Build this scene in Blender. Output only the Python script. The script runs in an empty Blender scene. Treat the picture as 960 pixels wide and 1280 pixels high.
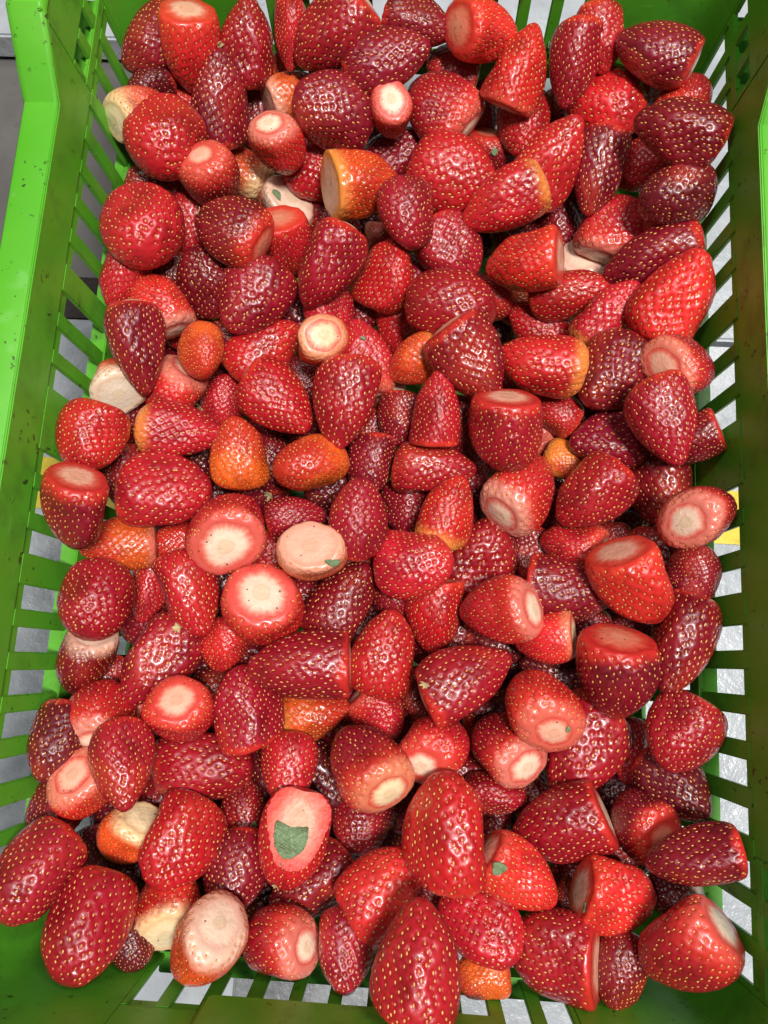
import bpy, bmesh, math, random
import numpy as np
from mathutils import Vector, Matrix

# ------------------------------------------------------------------ camera, world, lamps, exposure
scene = bpy.context.scene
COL = scene.collection
cam_d = bpy.data.cameras.new('camera')
cam_d.sensor_fit = 'HORIZONTAL'; cam_d.sensor_width = 36.0
cam_d.lens = 36.0 * 962.0 / 960.0
cam_d.clip_start = 0.01; cam_d.clip_end = 60
cam = bpy.data.objects.new('camera', cam_d); COL.objects.link(cam)
cam.location = (0.01640275, -0.01081158, 0.38948325)
cam.rotation_euler = (math.radians(11.08889642), math.radians(1.6354447), math.radians(3.31847809))
scene.camera = cam

world = bpy.data.worlds.new('World'); scene.world = world
world.use_nodes = True
bg = world.node_tree.nodes['Background']
bg.inputs[0].default_value = (0.93, 0.97, 1.0, 1); bg.inputs[1].default_value = 0.075

def lamp(name, loc, target, sx, sy, power, col):
    d = bpy.data.lights.new(name, 'AREA'); d.shape = 'RECTANGLE'; d.size = sx; d.size_y = sy
    d.energy = power; d.color = col
    o = bpy.data.objects.new(name, d); COL.objects.link(o)
    o.location = loc
    o.rotation_euler = (Vector(target) - Vector(loc)).to_track_quat('-Z', 'Y').to_euler()
    return o
lamp('ceiling_lamp', (0.42, -0.16, 1.95), (0, 0.1, 0), 0.20, 0.50, 46, (1.0, 0.98, 0.95))
lamp('ceiling_lamp', (0.80, 0.95, 2.0), (0, 0.1, 0), 0.12, 0.6, 13, (1.0, 0.97, 0.93))
lamp('ceiling_lamp', (-0.75, 0.35, 2.2), (0, 0.1, 0), 0.12, 0.5, 9, (0.97, 0.99, 1.0))

vs = scene.view_settings
scene.display_settings.display_device = 'sRGB'
vs.view_transform = 'Standard'; vs.look = 'None'; vs.exposure = 0.2; vs.gamma = 1.0
vs.use_curve_mapping = False
scene.cycles.max_bounces = 8
scene.cycles.use_denoising = True

# ------------------------------------------------------------------ node helpers
class NT:
    def __init__(s, name):
        s.m = bpy.data.materials.new(name); s.m.use_nodes = True
        s.t = s.m.node_tree; s.b = s.t.nodes['Principled BSDF']
    def n(s, kind, **kw):
        o = s.t.nodes.new(kind)
        for k, v in kw.items(): setattr(o, k, v)
        return o
    def set(s, sock, v):
        if hasattr(v, 'links') or isinstance(v, bpy.types.NodeSocket): s.t.links.new(v, sock)
        elif v is not None: sock.default_value = v
    def math(s, op, a, b=None, c=None, clamp=False):
        o = s.n('ShaderNodeMath', operation=op, use_clamp=clamp)
        for i, v in enumerate((a, b, c)):
            if v is not None: s.set(o.inputs[i], v)
        return o.outputs[0]
    def vmath(s, op, a, b=None):
        o = s.n('ShaderNodeVectorMath', operation=op)
        s.set(o.inputs[0], a)
        if b is not None: s.set(o.inputs[1], b)
        return o.outputs[0]
    def mix(s, f, a, b, blend='MIX'):
        o = s.n('ShaderNodeMix', data_type='RGBA', blend_type=blend)
        s.set(o.inputs[0], f); s.set(o.inputs[6], a); s.set(o.inputs[7], b)
        return o.outputs[2]
    def noise(s, vec, scale, detail=3, rough=.55, dist=0.0):
        o = s.n('ShaderNodeTexNoise'); s.set(o.inputs['Vector'], vec)
        o.inputs['Scale'].default_value = scale; o.inputs['Detail'].default_value = detail
        o.inputs['Roughness'].default_value = rough; o.inputs['Distortion'].default_value = dist
        return o.outputs['Fac']
    def ramp(s, f, a, b):                       # smooth step from a to b
        o = s.n('ShaderNodeMapRange', interpolation_type='SMOOTHSTEP')
        s.set(o.inputs[0], f); s.set(o.inputs[1], a); s.set(o.inputs[2], b)
        return o.outputs[0]
    def attr(s, name, typ='OBJECT'):
        return s.n('ShaderNodeAttribute', attribute_type=typ, attribute_name=name)
    def bump(s, h, strength, dist, normal=None):
        o = s.n('ShaderNodeBump'); s.set(o.inputs['Height'], h)
        o.inputs['Strength'].default_value = strength; o.inputs['Distance'].default_value = dist
        if normal is not None: s.set(o.inputs['Normal'], normal)
        return o.outputs[0]
    def p(s, **kw):
        for k, v in kw.items(): s.set(s.b.inputs[k.replace('_', ' ')], v)
        return s.m

def C4(r, g, b): return (r, g, b, 1)

# --- strawberry skin: colour from the object, pale shoulder round the cut
def skin_material():
    k = NT('strawberry_skin')
    tc = k.n('ShaderNodeTexCoord').outputs['Object']
    oi = k.n('ShaderNodeObjectInfo')
    off = k.vmath('ADD', tc, k.n('ShaderNodeCombineXYZ').outputs[0])
    comb = k.n('ShaderNodeCombineXYZ')
    for i in range(3): k.set(comb.inputs[i], k.math('MULTIPLY', oi.outputs['Random'], 40.0 + 17 * i))
    off = k.vmath('ADD', tc, comb.outputs[0])
    base = oi.outputs['Color']
    n1 = k.noise(off, 2.2, 3)
    n2 = k.noise(off, 9.0, 4, .65)
    n3 = k.noise(off, 1.2, 2)
    dark = k.mix(1.0, base, C4(.50, .35, .5), 'MULTIPLY')
    c = k.mix(k.math('MULTIPLY', k.ramp(n1, .42, .68), .75), base, dark)
    bright_red = k.mix(.55, base, C4(.60, .05, .018))  # brighter, oranger red for patches of uneven ripeness
    c = k.mix(k.math('MULTIPLY', k.ramp(n3, .52, .72), .6), c, bright_red)
    c = k.mix(k.math('MULTIPLY', k.ramp(n2, .45, .75), .14), c, C4(.50, .055, .06))
    sep0 = k.n('ShaderNodeSeparateXYZ'); k.set(sep0.inputs[0], tc)
    bl = k.math('ADD', k.math('SUBTRACT', .5, sep0.outputs[2]), k.math('MULTIPLY', k.math('SUBTRACT', k.noise(off, 1.7, 2), .5), 1.5))
    c = k.mix(k.math('MULTIPLY', k.ramp(bl, .30, .85), k.attr('blush').outputs['Fac']), c, C4(.50, .022, .016))
    # dimples a little deeper in colour
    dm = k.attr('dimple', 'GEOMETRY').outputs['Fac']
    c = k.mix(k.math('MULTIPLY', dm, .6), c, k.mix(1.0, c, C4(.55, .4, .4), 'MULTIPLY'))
    # shoulder
    sep = k.n('ShaderNodeSeparateXYZ'); k.set(sep.inputs[0], tc)
    u = k.math('SUBTRACT', .5, sep.outputs[2])
    u = k.math('ADD', u, k.math('MULTIPLY', k.math('SUBTRACT', n1, .5), .28))
    pale = k.attr('pale').outputs['Fac']
    e1 = k.math('MULTIPLY', pale, .02)
    e2 = k.math('MULTIPLY_ADD', pale, .40, .01)
    inner = k.math('SUBTRACT', 1.0, k.ramp(u, e1, e2))
    white = k.ramp(pale, .30, .62)
    us = k.math('ADD', u, k.math('MULTIPLY', k.math('SUBTRACT', n2, .5), .06))
    sw = k.attr('shoulder_width').outputs['Fac']
    far = k.math('SUBTRACT', 1.0, k.ramp(us, k.math('MULTIPLY', sw, .4), k.math('MULTIPLY', sw, 2.0)))
    c = k.mix(k.math('MULTIPLY', far, .65), c, C4(.62, .030, .018))
    near = k.math('SUBTRACT', 1.0, k.ramp(us, k.math('MULTIPLY', sw, -.25), sw))
    c = k.mix(k.math('MULTIPLY', near, .95), c, k.attr('shoulder').outputs['Color'])
    pc = k.attr('pale_colour').outputs['Color']
    c = k.mix(k.math('MULTIPLY', k.math('MULTIPLY', inner, white), .92), c, pc)
    fine = k.noise(off, 34.0, 3, .6)
    mid = k.noise(off, 11.0, 2, .5)
    nb = k.bump(fine, .25, .0006)
    nb = k.bump(mid, .20, .0016, nb)
    rough = k.math('MULTIPLY_ADD', k.noise(off, 4.0, 3), .42, .13)
    return k.p(Base_Color=c, Roughness=rough, Normal=nb, Specular_IOR_Level=.5,
               Subsurface_Weight=.14, Subsurface_Radius=(1.0, .22, .14), Subsurface_Scale=.005,
               Coat_Weight=k.math('MULTIPLY', k.ramp(n3, .35, .65), .45), Coat_Roughness=.14)

def cut_material():
    k = NT('cut_flesh')
    tc = k.n('ShaderNodeTexCoord').outputs['Object']
    oi = k.n('ShaderNodeObjectInfo')
    comb = k.n('ShaderNodeCombineXYZ')
    for i in range(3): k.set(comb.inputs[i], k.math('MULTIPLY', oi.outputs['Random'], 31.0 + 13 * i))
    off = k.vmath('ADD', tc, comb.outputs[0])
    rho = k.attr('rho', 'GEOMETRY').outputs['Fac']
    n1 = k.noise(off, 4.0, 3); n2 = k.noise(off, 16.0, 4, .65)
    r = k.math('ADD', rho, k.math('MULTIPLY', k.math('SUBTRACT', n1, .5), .28))
    r = k.math('ADD', r, k.math('MULTIPLY', k.math('SUBTRACT', n2, .5), .12))
    # faint fibres running out from the core
    fl_ = k.n('ShaderNodeSeparateXYZ'); k.set(fl_.inputs[0], tc)
    xy = k.n('ShaderNodeCombineXYZ'); k.set(xy.inputs[0], fl_.outputs[0]); k.set(xy.inputs[1], fl_.outputs[1])
    ray = k.noise(k.vmath('ADD', k.vmath('NORMALIZE', xy.outputs[0]), comb.outputs[0]), 5.0, 4, .6)
    r = k.math('ADD', r, k.math('MULTIPLY', k.math('SUBTRACT', ray, .5), .30))
    base = oi.outputs['Color']
    rim = k.attr('rim').outputs['Color']
    spread = k.attr('spread').outputs['Fac']
    c = k.mix(k.math('MULTIPLY', k.ramp(n2, .35, .75), .25), base, k.mix(.35, base, rim))
    coral = k.mix(.80, base, k.attr('coral').outputs['Color'])
    c = k.mix(k.ramp(r, k.math('MULTIPLY', spread, .58), k.math('MULTIPLY', spread, .96)), c, coral)
    c = k.mix(k.ramp(r, k.math('MULTIPLY', spread, .74), 1.0), c, rim)
    # core: tan scar with a faint darker outline
    rc = k.math('ADD', rho, k.math('MULTIPLY', k.math('SUBTRACT', n1, .5), .10))
    core = k.math('SUBTRACT', 1.0, k.ramp(rc, .24, .34))
    c = k.mix(k.math('MULTIPLY', core, .40), c, k.attr('core').outputs['Color'])
    ring = k.math('MULTIPLY', k.ramp(rc, .22, .29), k.math('SUBTRACT', 1.0, k.ramp(rc, .29, .37)))
    c = k.mix(k.math('MULTIPLY', ring, .16), c, C4(.42, .17, .08))
    # a few dark specks
    vo = k.n('ShaderNodeTexVoronoi'); k.set(vo.inputs['Vector'], off); vo.inputs['Scale'].default_value = 9
    wn = k.n('ShaderNodeTexWhiteNoise'); k.set(wn.inputs['Vector'], vo.outputs['Color'])
    sp = k.math('MULTIPLY', k.math('LESS_THAN', vo.outputs['Distance'], k.math('MULTIPLY', wn.outputs['Value'], .16)),
                k.math('GREATER_THAN', wn.outputs['Value'], .74))
    c = k.mix(k.math('MULTIPLY', sp, .8), c, C4(.06, .03, .02))
    nb = k.bump(n2, .3, .0006)
    nb = k.bump(n1, .5, .002, nb)
    return k.p(Base_Color=c, Roughness=k.math('MULTIPLY_ADD', n2, .3, .24), Normal=nb,
               Subsurface_Weight=.15, Subsurface_Radius=(1.0, .4, .25), Subsurface_Scale=.004,
               Coat_Weight=.15, Coat_Roughness=.15)

def seed_material():
    k = NT('achene')
    v = k.attr('tone', 'GEOMETRY').outputs['Fac']
    c = k.mix(v, C4(.70, .35, .085), C4(.50, .10, .028))
    return k.p(Base_Color=c, Roughness=.32, Coat_Weight=.3, Coat_Roughness=.1)

def plastic_material():
    k = NT('green_crate_plastic')
    tc = k.n('ShaderNodeTexCoord').outputs['Object']
    n1 = k.noise(tc, 9.0, 4); n2 = k.noise(tc, 60.0, 4, .6); n3 = k.noise(tc, 230.0, 3)
    c = k.mix(k.ramp(n1, .3, .7), C4(.085, .39, .016), C4(.130, .47, .030))
    # rubbed-in grime and specks, plus an even tone-down that paints shade on the walls
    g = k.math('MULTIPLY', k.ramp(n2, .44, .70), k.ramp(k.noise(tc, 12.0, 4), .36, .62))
    gr = k.attr('grime_shade').outputs['Fac']
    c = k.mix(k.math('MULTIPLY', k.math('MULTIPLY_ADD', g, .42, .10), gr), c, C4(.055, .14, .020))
    sp = k.math('MULTIPLY', k.ramp(n3, .64, .68), k.ramp(k.noise(tc, 22.0, 2), .42, .56))
    c = k.mix(k.math('MULTIPLY', sp, .85), c, C4(.03, .022, .012))
    st = k.n('ShaderNodeMapping'); k.set(st.inputs[0], tc); st.inputs['Scale'].default_value = (40, 40, 500)
    scr = k.noise(st.outputs[0], 1.0, 2)
    c = k.mix(k.math('MULTIPLY', k.ramp(scr, .66, .74), .25), c, C4(.25, .55, .16))
    rough = k.math('MULTIPLY_ADD', n2, .28, .26)
    nb = k.bump(n2, .12, .0006)
    k.p(Base_Color=c, Roughness=rough, Normal=nb, Specular_IOR_Level=.45)
    tr = k.n('ShaderNodeBsdfTranslucent'); k.set(tr.inputs[0], C4(.12, .75, .03))
    mx = k.n('ShaderNodeMixShader'); mx.inputs[0].default_value = .07
    k.t.links.new(k.b.outputs[0], mx.inputs[1]); k.t.links.new(tr.outputs[0], mx.inputs[2])
    k.t.links.new(mx.outputs[0], k.t.nodes['Material Output'].inputs[0])
    return k.m

def plain(name, ca, cb, scale, rough, bump=.2, spec=.4, detail=5, dist=.004):
    k = NT(name)
    tc = k.n('ShaderNodeTexCoord').outputs['Object']
    n1 = k.noise(tc, scale, detail, .6); n2 = k.noise(tc, scale * 7, 4, .65)
    c = k.mix(k.ramp(n1, .32, .68), C4(*ca), C4(*cb))
    c = k.mix(k.math('MULTIPLY', k.ramp(n2, .56, .74), .45), c, k.mix(1.0, c, C4(.45, .43, .42), 'MULTIPLY'))
    return k.p(Base_Color=c, Roughness=k.math('MULTIPLY_ADD', n2, .3, rough - .15), Normal=k.bump(n2, bump, dist), Specular_IOR_Level=spec)

def leaf_material():
    k = NT('leaf_green')
    tc = k.n('ShaderNodeTexCoord').outputs['Object']
    sep = k.n('ShaderNodeSeparateXYZ'); k.set(sep.inputs[0], tc)
    ax = k.math('ABSOLUTE', sep.outputs[0])
    w = k.n('ShaderNodeTexWave', wave_type='BANDS', bands_direction='Y')
    w.inputs['Scale'].default_value = 2.2; w.inputs['Distortion'].default_value = .6
    v = k.n('ShaderNodeCombineXYZ'); k.set(v.inputs[1], k.math('SUBTRACT', sep.outputs[1], k.math('MULTIPLY', ax, .8)))
    k.set(w.inputs['Vector'], v.outputs[0])
    side = k.ramp(w.outputs['Fac'], .82, .98)
    main = k.math('SUBTRACT', 1.0, k.ramp(ax, .015, .045))
    n = k.noise(tc, 6.0, 4)
    c = k.mix(k.ramp(n, .3, .7), C4(.13, .20, .085), C4(.20, .28, .14))
    c = k.mix(k.math('MULTIPLY', k.math('MAXIMUM', k.math('MULTIPLY', side, .4), main), .7), c, C4(.27, .35, .20))
    return k.p(Base_Color=c, Roughness=.55, Normal=k.bump(k.math('MAXIMUM', side, n), .4, .03))

M_SKIN, M_CUT, M_SEED, M_GREEN, M_LEAF = skin_material(), cut_material(), seed_material(), plastic_material(), leaf_material()
M_FLOOR = plain('concrete', (.10, .093, .088), (.17, .16, .15), 5, .55, .3)
M_WHITE = plain('white_sheet', (.36, .38, .41), (.50, .52, .55), 16, .30, .25, .5)
M_MAT = plain('wet_grey', (.10, .10, .105), (.34, .35, .36), 22, .28, .3)
M_BROWN = plain('gap_shade', (.018, .012, .010), (.035, .026, .022), 30, .6)  # near-black brown that paints the shade in the floor gap
M_YELLOW = plain('yellow_tape', (.72, .52, .03), (.80, .60, .05), 20, .4)
M_TAN = plain('dried_calyx', (.42, .30, .14), (.60, .47, .24), 300, .6, .3, dist=.0006)

def link(name, me, mat, parent=None):
    o = bpy.data.objects.new(name, me); COL.objects.link(o)
    if mat is not None and len(me.materials) == 0: me.materials.append(mat)
    if parent is not None: o.parent = parent
    return o
def tag(o, label=None, cat=None, group=None, kind=None):
    for k, v in (('label', label), ('category', cat), ('group', group), ('kind', kind)):
        if v: o[k] = v
    return o
def mesh_from(name, V, Fc, smooth=True):
    me = bpy.data.meshes.new(name)
    me.from_pydata([tuple(map(float, v)) for v in V], [], [tuple(map(int, f)) for f in Fc])
    me.polygons.foreach_set('use_smooth', [smooth] * len(me.polygons))
    me.update(); return me

# ------------------------------------------------------------------ the setting
def sheet(name, x0, x1, y0, y1, z0, z1, mat, bev=.002):
    bm = bmesh.new()
    bmesh.ops.create_cube(bm, size=1)
    for v in bm.verts:
        v.co = Vector((x0 + (v.co.x + .5) * (x1 - x0), y0 + (v.co.y + .5) * (y1 - y0), z0 + (v.co.z + .5) * (z1 - z0)))
    if bev: bmesh.ops.bevel(bm, geom=bm.edges[:], offset=bev, segments=2, affect='EDGES')
    me = bpy.data.meshes.new(name); bm.to_mesh(me); bm.free()
    return link(name, me, mat)
GZ = -.176
fl = mesh_from('floor', [(-4, -4, GZ - .03), (4, -4, GZ - .03), (4, 4, GZ - .03), (-4, 4, GZ - .03)], [(0, 1, 2, 3)], False)
tag(link('floor', fl, M_FLOOR), kind='structure')
tag(sheet('white_board', -.75, .9, -.9, .243, GZ - .026, GZ, M_WHITE), 'white board lying flat beneath the green crate', 'board')
tag(sheet('white_board', -.172, .9, .2475, 1.2, GZ - .026, GZ, M_WHITE), 'white board on the floor showing through the slots of the far end', 'board')
tag(sheet('white_board', -1.1, -.177, .502, 1.2, GZ - .026, GZ, M_WHITE), 'small white board corner outside the crate, top left of the photo', 'board')
tag(sheet('gap_shade_strip', -.75, -.18, .247, .286, GZ - .029, GZ - .012, M_BROWN), 'dark strip painting the shade of the floor gap behind two slots of the long wall', 'shade strip')  # dark strip added to paint the shade between the boards
tag(sheet('rubber_mat', -.088, .045, -.42, -.165, GZ + .0005, GZ + .004, M_MAT), 'wet grey mat showing through the slots of the near end', 'mat')
tag(sheet('yellow_tape', -.7, .8, .088, .128, GZ + .0006, GZ + .0016, M_YELLOW, 0), 'yellow tape across the board under the crate', 'tape')

# ------------------------------------------------------------------ crate
CY, HX, HY, DR, TH = .105, .18, .2745, .04, .0026
crate = bpy.data.objects.new('harvest_crate', None); COL.objects.link(crate)
crate.location = (0, CY, GZ)
tag(crate, 'green slotted plastic harvest crate holding the strawberries', 'crate')
crate_inv = Matrix.Translation((0, -CY, -GZ))
def wp(side, a, z, o):
    """point on a wall: side e,w,n,s; a along the wall, z height, o outward from the inner face"""
    if side == 'e': return Vector((HX + DR * z + o, CY + a, z))
    if side == 'w': return Vector((-HX - DR * z - o, CY + a, z))
    if side == 'n': return Vector((a, CY + HY + DR * z + o, z))
    return Vector((a, CY - HY - DR * z - o, z))
def cpart(name, bm, kind=None, bev=.0006):
    bmesh.ops.recalc_face_normals(bm, faces=bm.faces[:])
    if bev: bmesh.ops.bevel(bm, geom=[e for e in bm.edges if e.calc_face_angle(0) > .5], offset=bev, segments=2, affect='EDGES', clamp_overlap=True)
    bmesh.ops.transform(bm, matrix=crate_inv, verts=bm.verts[:])
    me = bpy.data.meshes.new(name); bm.to_mesh(me); bm.free()
    for p in me.polygons: p.use_smooth = False
    o = link(name, me, M_GREEN, crate)
    if kind: o['kind'] = kind
    o['grime_shade'] = .12 if name == 'rim' else 1.0  # cleaner rim; the walls' heavier tone also paints in their weaker light
    return o
def wslab(bm, side, outline, o0, o1):
    """prism over an outline of (a, z) points on a wall"""
    n = len(outline)
    A = [bm.verts.new(wp(side, a, z, o0)) for a, z in outline]
    B = [bm.verts.new(wp(side, a, z, o1)) for a, z in outline]
    bm.faces.new(A); bm.faces.new(B[::-1])
    for i in range(n): bm.faces.new((A[i], B[i], B[(i + 1) % n], A[(i + 1) % n]))
def slab(name, side, a0, a1, z0, z1, o0=0, o1=TH, **kw):
    bm = bmesh.new(); wslab(bm, side, [(a0, z0), (a1, z0), (a1, z1), (a0, z1)], o0, o1)
    return cpart(name, bm, **kw)
LONG = [.0235, .0443, .0657, .094, .1155, .137, .158, .18, .2035, .2235, .244]
LONG = sorted([-v for v in LONG] + LONG)
SHORT = sorted([0, .0185, .037, .057, .0765, .096] + [-v for v in (.0185, .037, .057, .0765, .096)])
SW = .0061
ZR, ZT = .037, .066
def gaps(cs, end):
    e = [-end] + [v for c in cs for v in (c - SW, c + SW)] + [end]
    return [(e[i], e[i + 1]) for i in range(0, len(e), 2)]
def rim_h(t):                                    # rim height along a long side
    t = abs(t); return ZR if t < .163 else ZT if t > .197 else ZR + (ZT - ZR) * (t - .163) / .034
CORN = .2535; CORN_S = .1055
for side in 'ewns':
    long = side in 'ew'
    cs, end = (LONG, CORN) if long else (SHORT, CORN_S)
    for a0, a1 in gaps(cs, end):
        slab('slat', side, a0, a1, -.048, .0078)
        slab('slat', side, a0, a1, -.142, -.062)
    slab('recess_strip', side, -end, end, .0004, .0076, .0012, TH + .0004, bev=0)
    slab('rail', side, -end, end, -.0618, -.0482, -.0006, TH)
    slab('wall_base', side, -end, end, -.172, -.1422)
    slab('stiffening_rib', side, -end, end, -.0530, -.0505, TH + .0001, .0105)
    slab('stiffening_rib', side, -end, end, .0082, .0106, TH + .0001, .0125)
    bm = bmesh.new()
    if long:
        wslab(bm, side, [(-.1935, .008), (.1935, .008), (.1935, rim_h(.1935)), (.163, ZR), (-.163, ZR), (-.1935, rim_h(.1935))], 0, TH)
        cpart('wall_band', bm)
        for s in (-1, 1):
            us = [s * v for v in (.2035, .2235, .244)]
            e = sorted([s * .1937] + [v for c in us for v in (c - SW, c + SW)] + [s * CORN])
            for i in range(0, len(e), 2): slab('slat', side, e[i], e[i + 1], .0152, .0298)
            slab('rail', side, *sorted((s * .1937, s * CORN)), .008, .015)
            slab('wall_band', side, *sorted((s * .1937, s * CORN)), .030, ZT - .0005)
    else:
        wslab(bm, side, [(-end, .008), (end, .008), (end, ZT), (-end, ZT)], 0, TH)
        cpart('wall_band', bm)
        bm = bmesh.new()
        wslab(bm, side, [(-.064, .0035), (.064, .0035), (.067, .0065), (.067, .046), (-.067, .046), (-.067, .0065)], -.0055, -.0004)
        cpart('hand_grip', bm, bev=.0016)
# rounded corners
def corner_path(cx, cy, z, o, n=10, r=.022):
    """plan of one corner from the long wall's end to the short wall's end"""
    X, Y = HX + DR * z + o, HY + DR * z + o
    rr = r + o
    pts = [(X, CORN)]
    pts += [(X - rr + rr * math.cos(t), Y - rr + rr * math.sin(t)) for t in [math.pi / 2 * i / n for i in range(1, n)]]
    pts += [(X - rr, Y), (CORN_S, Y)]
    return [(cx * x, CY + cy * y) for x, y in pts]
for cx in (-1, 1):
    for cy in (-1, 1):
        bm = bmesh.new(); rows = []
        for z in (-.172, -.05, .0, ZT - .0005):
            row = []
            for o in (0, TH): row.append([bm.verts.new((x, y, z)) for x, y in corner_path(cx, cy, z, o)])
            rows.append(row)
        m = len(rows[0][0])
        for r0, r1 in zip(rows, rows[1:]):
            for i in range(m - 1):
                bm.faces.new((r0[0][i], r0[0][i + 1], r1[0][i + 1], r1[0][i]))
                bm.faces.new((r0[1][i], r1[1][i], r1[1][i + 1], r0[1][i + 1]))
            for i in (0, m - 1): bm.faces.new((r0[0][i], r1[0][i], r1[1][i], r0[1][i]))
        for r in (rows[0], rows[-1]):
            for i in range(m - 1): bm.faces.new((r[0][i], r[0][i + 1], r[1][i + 1], r[1][i]))
        o = cpart('corner', bm, bev=0)
        for p in o.data.polygons: p.use_smooth = True
        o.data.set_sharp_from_angle(angle=math.radians(40))
# rim: folded flange swept round the top
SEC = [(0.0001, -.004), (.0004, -.0012), (.0016, .0004), (.0030, .0008), (.0165, .0008), (.0188, .0002), (.0202, -.0014), (.0206, -.0035), (.0208, -.024), (.0186, -.024), (.0182, -.0045), (.0165, -.0022), (.0032, -.0022), (.0027, -.004)]
bm = bmesh.new()
path = []
ts = [-.2525, -.197, -.19, -.18, -.17, -.163, -.12, -.06, 0, .06, .12, .163, .17, .18, .19, .197, .2525]
def rim_plan(o):
    X, Y, r = HX + DR * ZR + o, HY + DR * ZT + o, .022 + o
    P = [(X, t, rim_h(t)) for t in ts]
    arc = [math.pi / 2 * i / 8 for i in range(9)]
    P += [(X - r + r * math.cos(t), Y - r + r * math.sin(t), ZT) for t in arc]
    P += [(t, Y, ZT) for t in (.12, .06, 0, -.06, -.12)]
    P += [(-X + r + r * math.cos(t), Y - r + r * math.sin(t), ZT) for t in [math.pi / 2 + a for a in arc]]
    P += [(-X, t, rim_h(t)) for t in ts[::-1]]
    P += [(-X + r + r * math.cos(t), -Y + r + r * math.sin(t), ZT) for t in [math.pi + a for a in arc]]
    P += [(t, -Y, ZT) for t in (-.12, -.06, 0, .06, .12)]
    P += [(X - r + r * math.cos(t), -Y + r + r * math.sin(t), ZT) for t in [1.5 * math.pi + a for a in arc]]
    return P
cols = [[bm.verts.new((x, CY + y, h + dz)) for x, y, h in rim_plan(o)] for o, dz in SEC]
N = len(cols[0])
for s in range(len(cols)):
    c0, c1 = cols[s], cols[(s + 1) % len(cols)]
    for i in range(N): bm.faces.new((c0[i], c0[(i + 1) % N], c1[(i + 1) % N], c1[i]))
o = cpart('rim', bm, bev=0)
for p in o.data.polygons: p.use_smooth = True
o.data.set_sharp_from_angle(angle=math.radians(34))
bm = bmesh.new()
Z0 = -.172
vs_ = [bm.verts.new((x, CY + y, z)) for z in (Z0, Z0 + .003) for x, y in ((-HX + .007, -HY + .007), (HX - .007, -HY + .007), (HX - .007, HY - .007), (-HX + .007, HY - .007))]
for f in ((3, 2, 1, 0), (4, 5, 6, 7), (0, 1, 5, 4), (1, 2, 6, 5), (2, 3, 7, 6), (3, 0, 4, 7)): bm.faces.new([vs_[i] for i in f])
cpart('base', bm, bev=0)

# ------------------------------------------------------------------ strawberries
NA, NT_ = 132, 150
def profile(form, rc):
    """radius (max .5) and height (.5 .. -.5) down the flank, from the lip of the cut to the tip"""
    tm = {'c': .30, 'r': .40, 'b': .40, 'l': .28, 'w': .33}[form]
    p, q = {'c': (1.85, .66), 'r': (2.0, .52), 'b': (2.3, .52), 'l': (1.72, .72), 'w': (1.95, .60)}[form]
    t = np.linspace(0, 1, 600)
    r = np.where(t < tm, rc + (1 - rc) * np.sqrt(np.clip(1 - ((tm - t) / tm) ** 2.2, 0, 1)), 0)
    tt = np.clip((t - tm) / (1 - tm), 0, 1)
    r = np.where(t >= tm, np.clip(1 - tt ** p, 0, 1) ** q, r)
    # round the very tip
    e = .09
    tip = np.sqrt(np.clip(1 - ((t - (1 - e)) / e) ** 2, 0, 1))
    k = np.interp(1 - e, t, r)
    r = np.where(t > 1 - e, np.minimum(np.maximum(r, 0), k * 1.0) * .45 + .55 * k * tip, r)
    r[-1] = 0
    # knife lip: slightly rounded
    lip = np.clip(t / .035, 0, 1); r = r * (.94 + .06 * np.sqrt(1 - (1 - lip) ** 2))
    return t, r * .5

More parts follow.
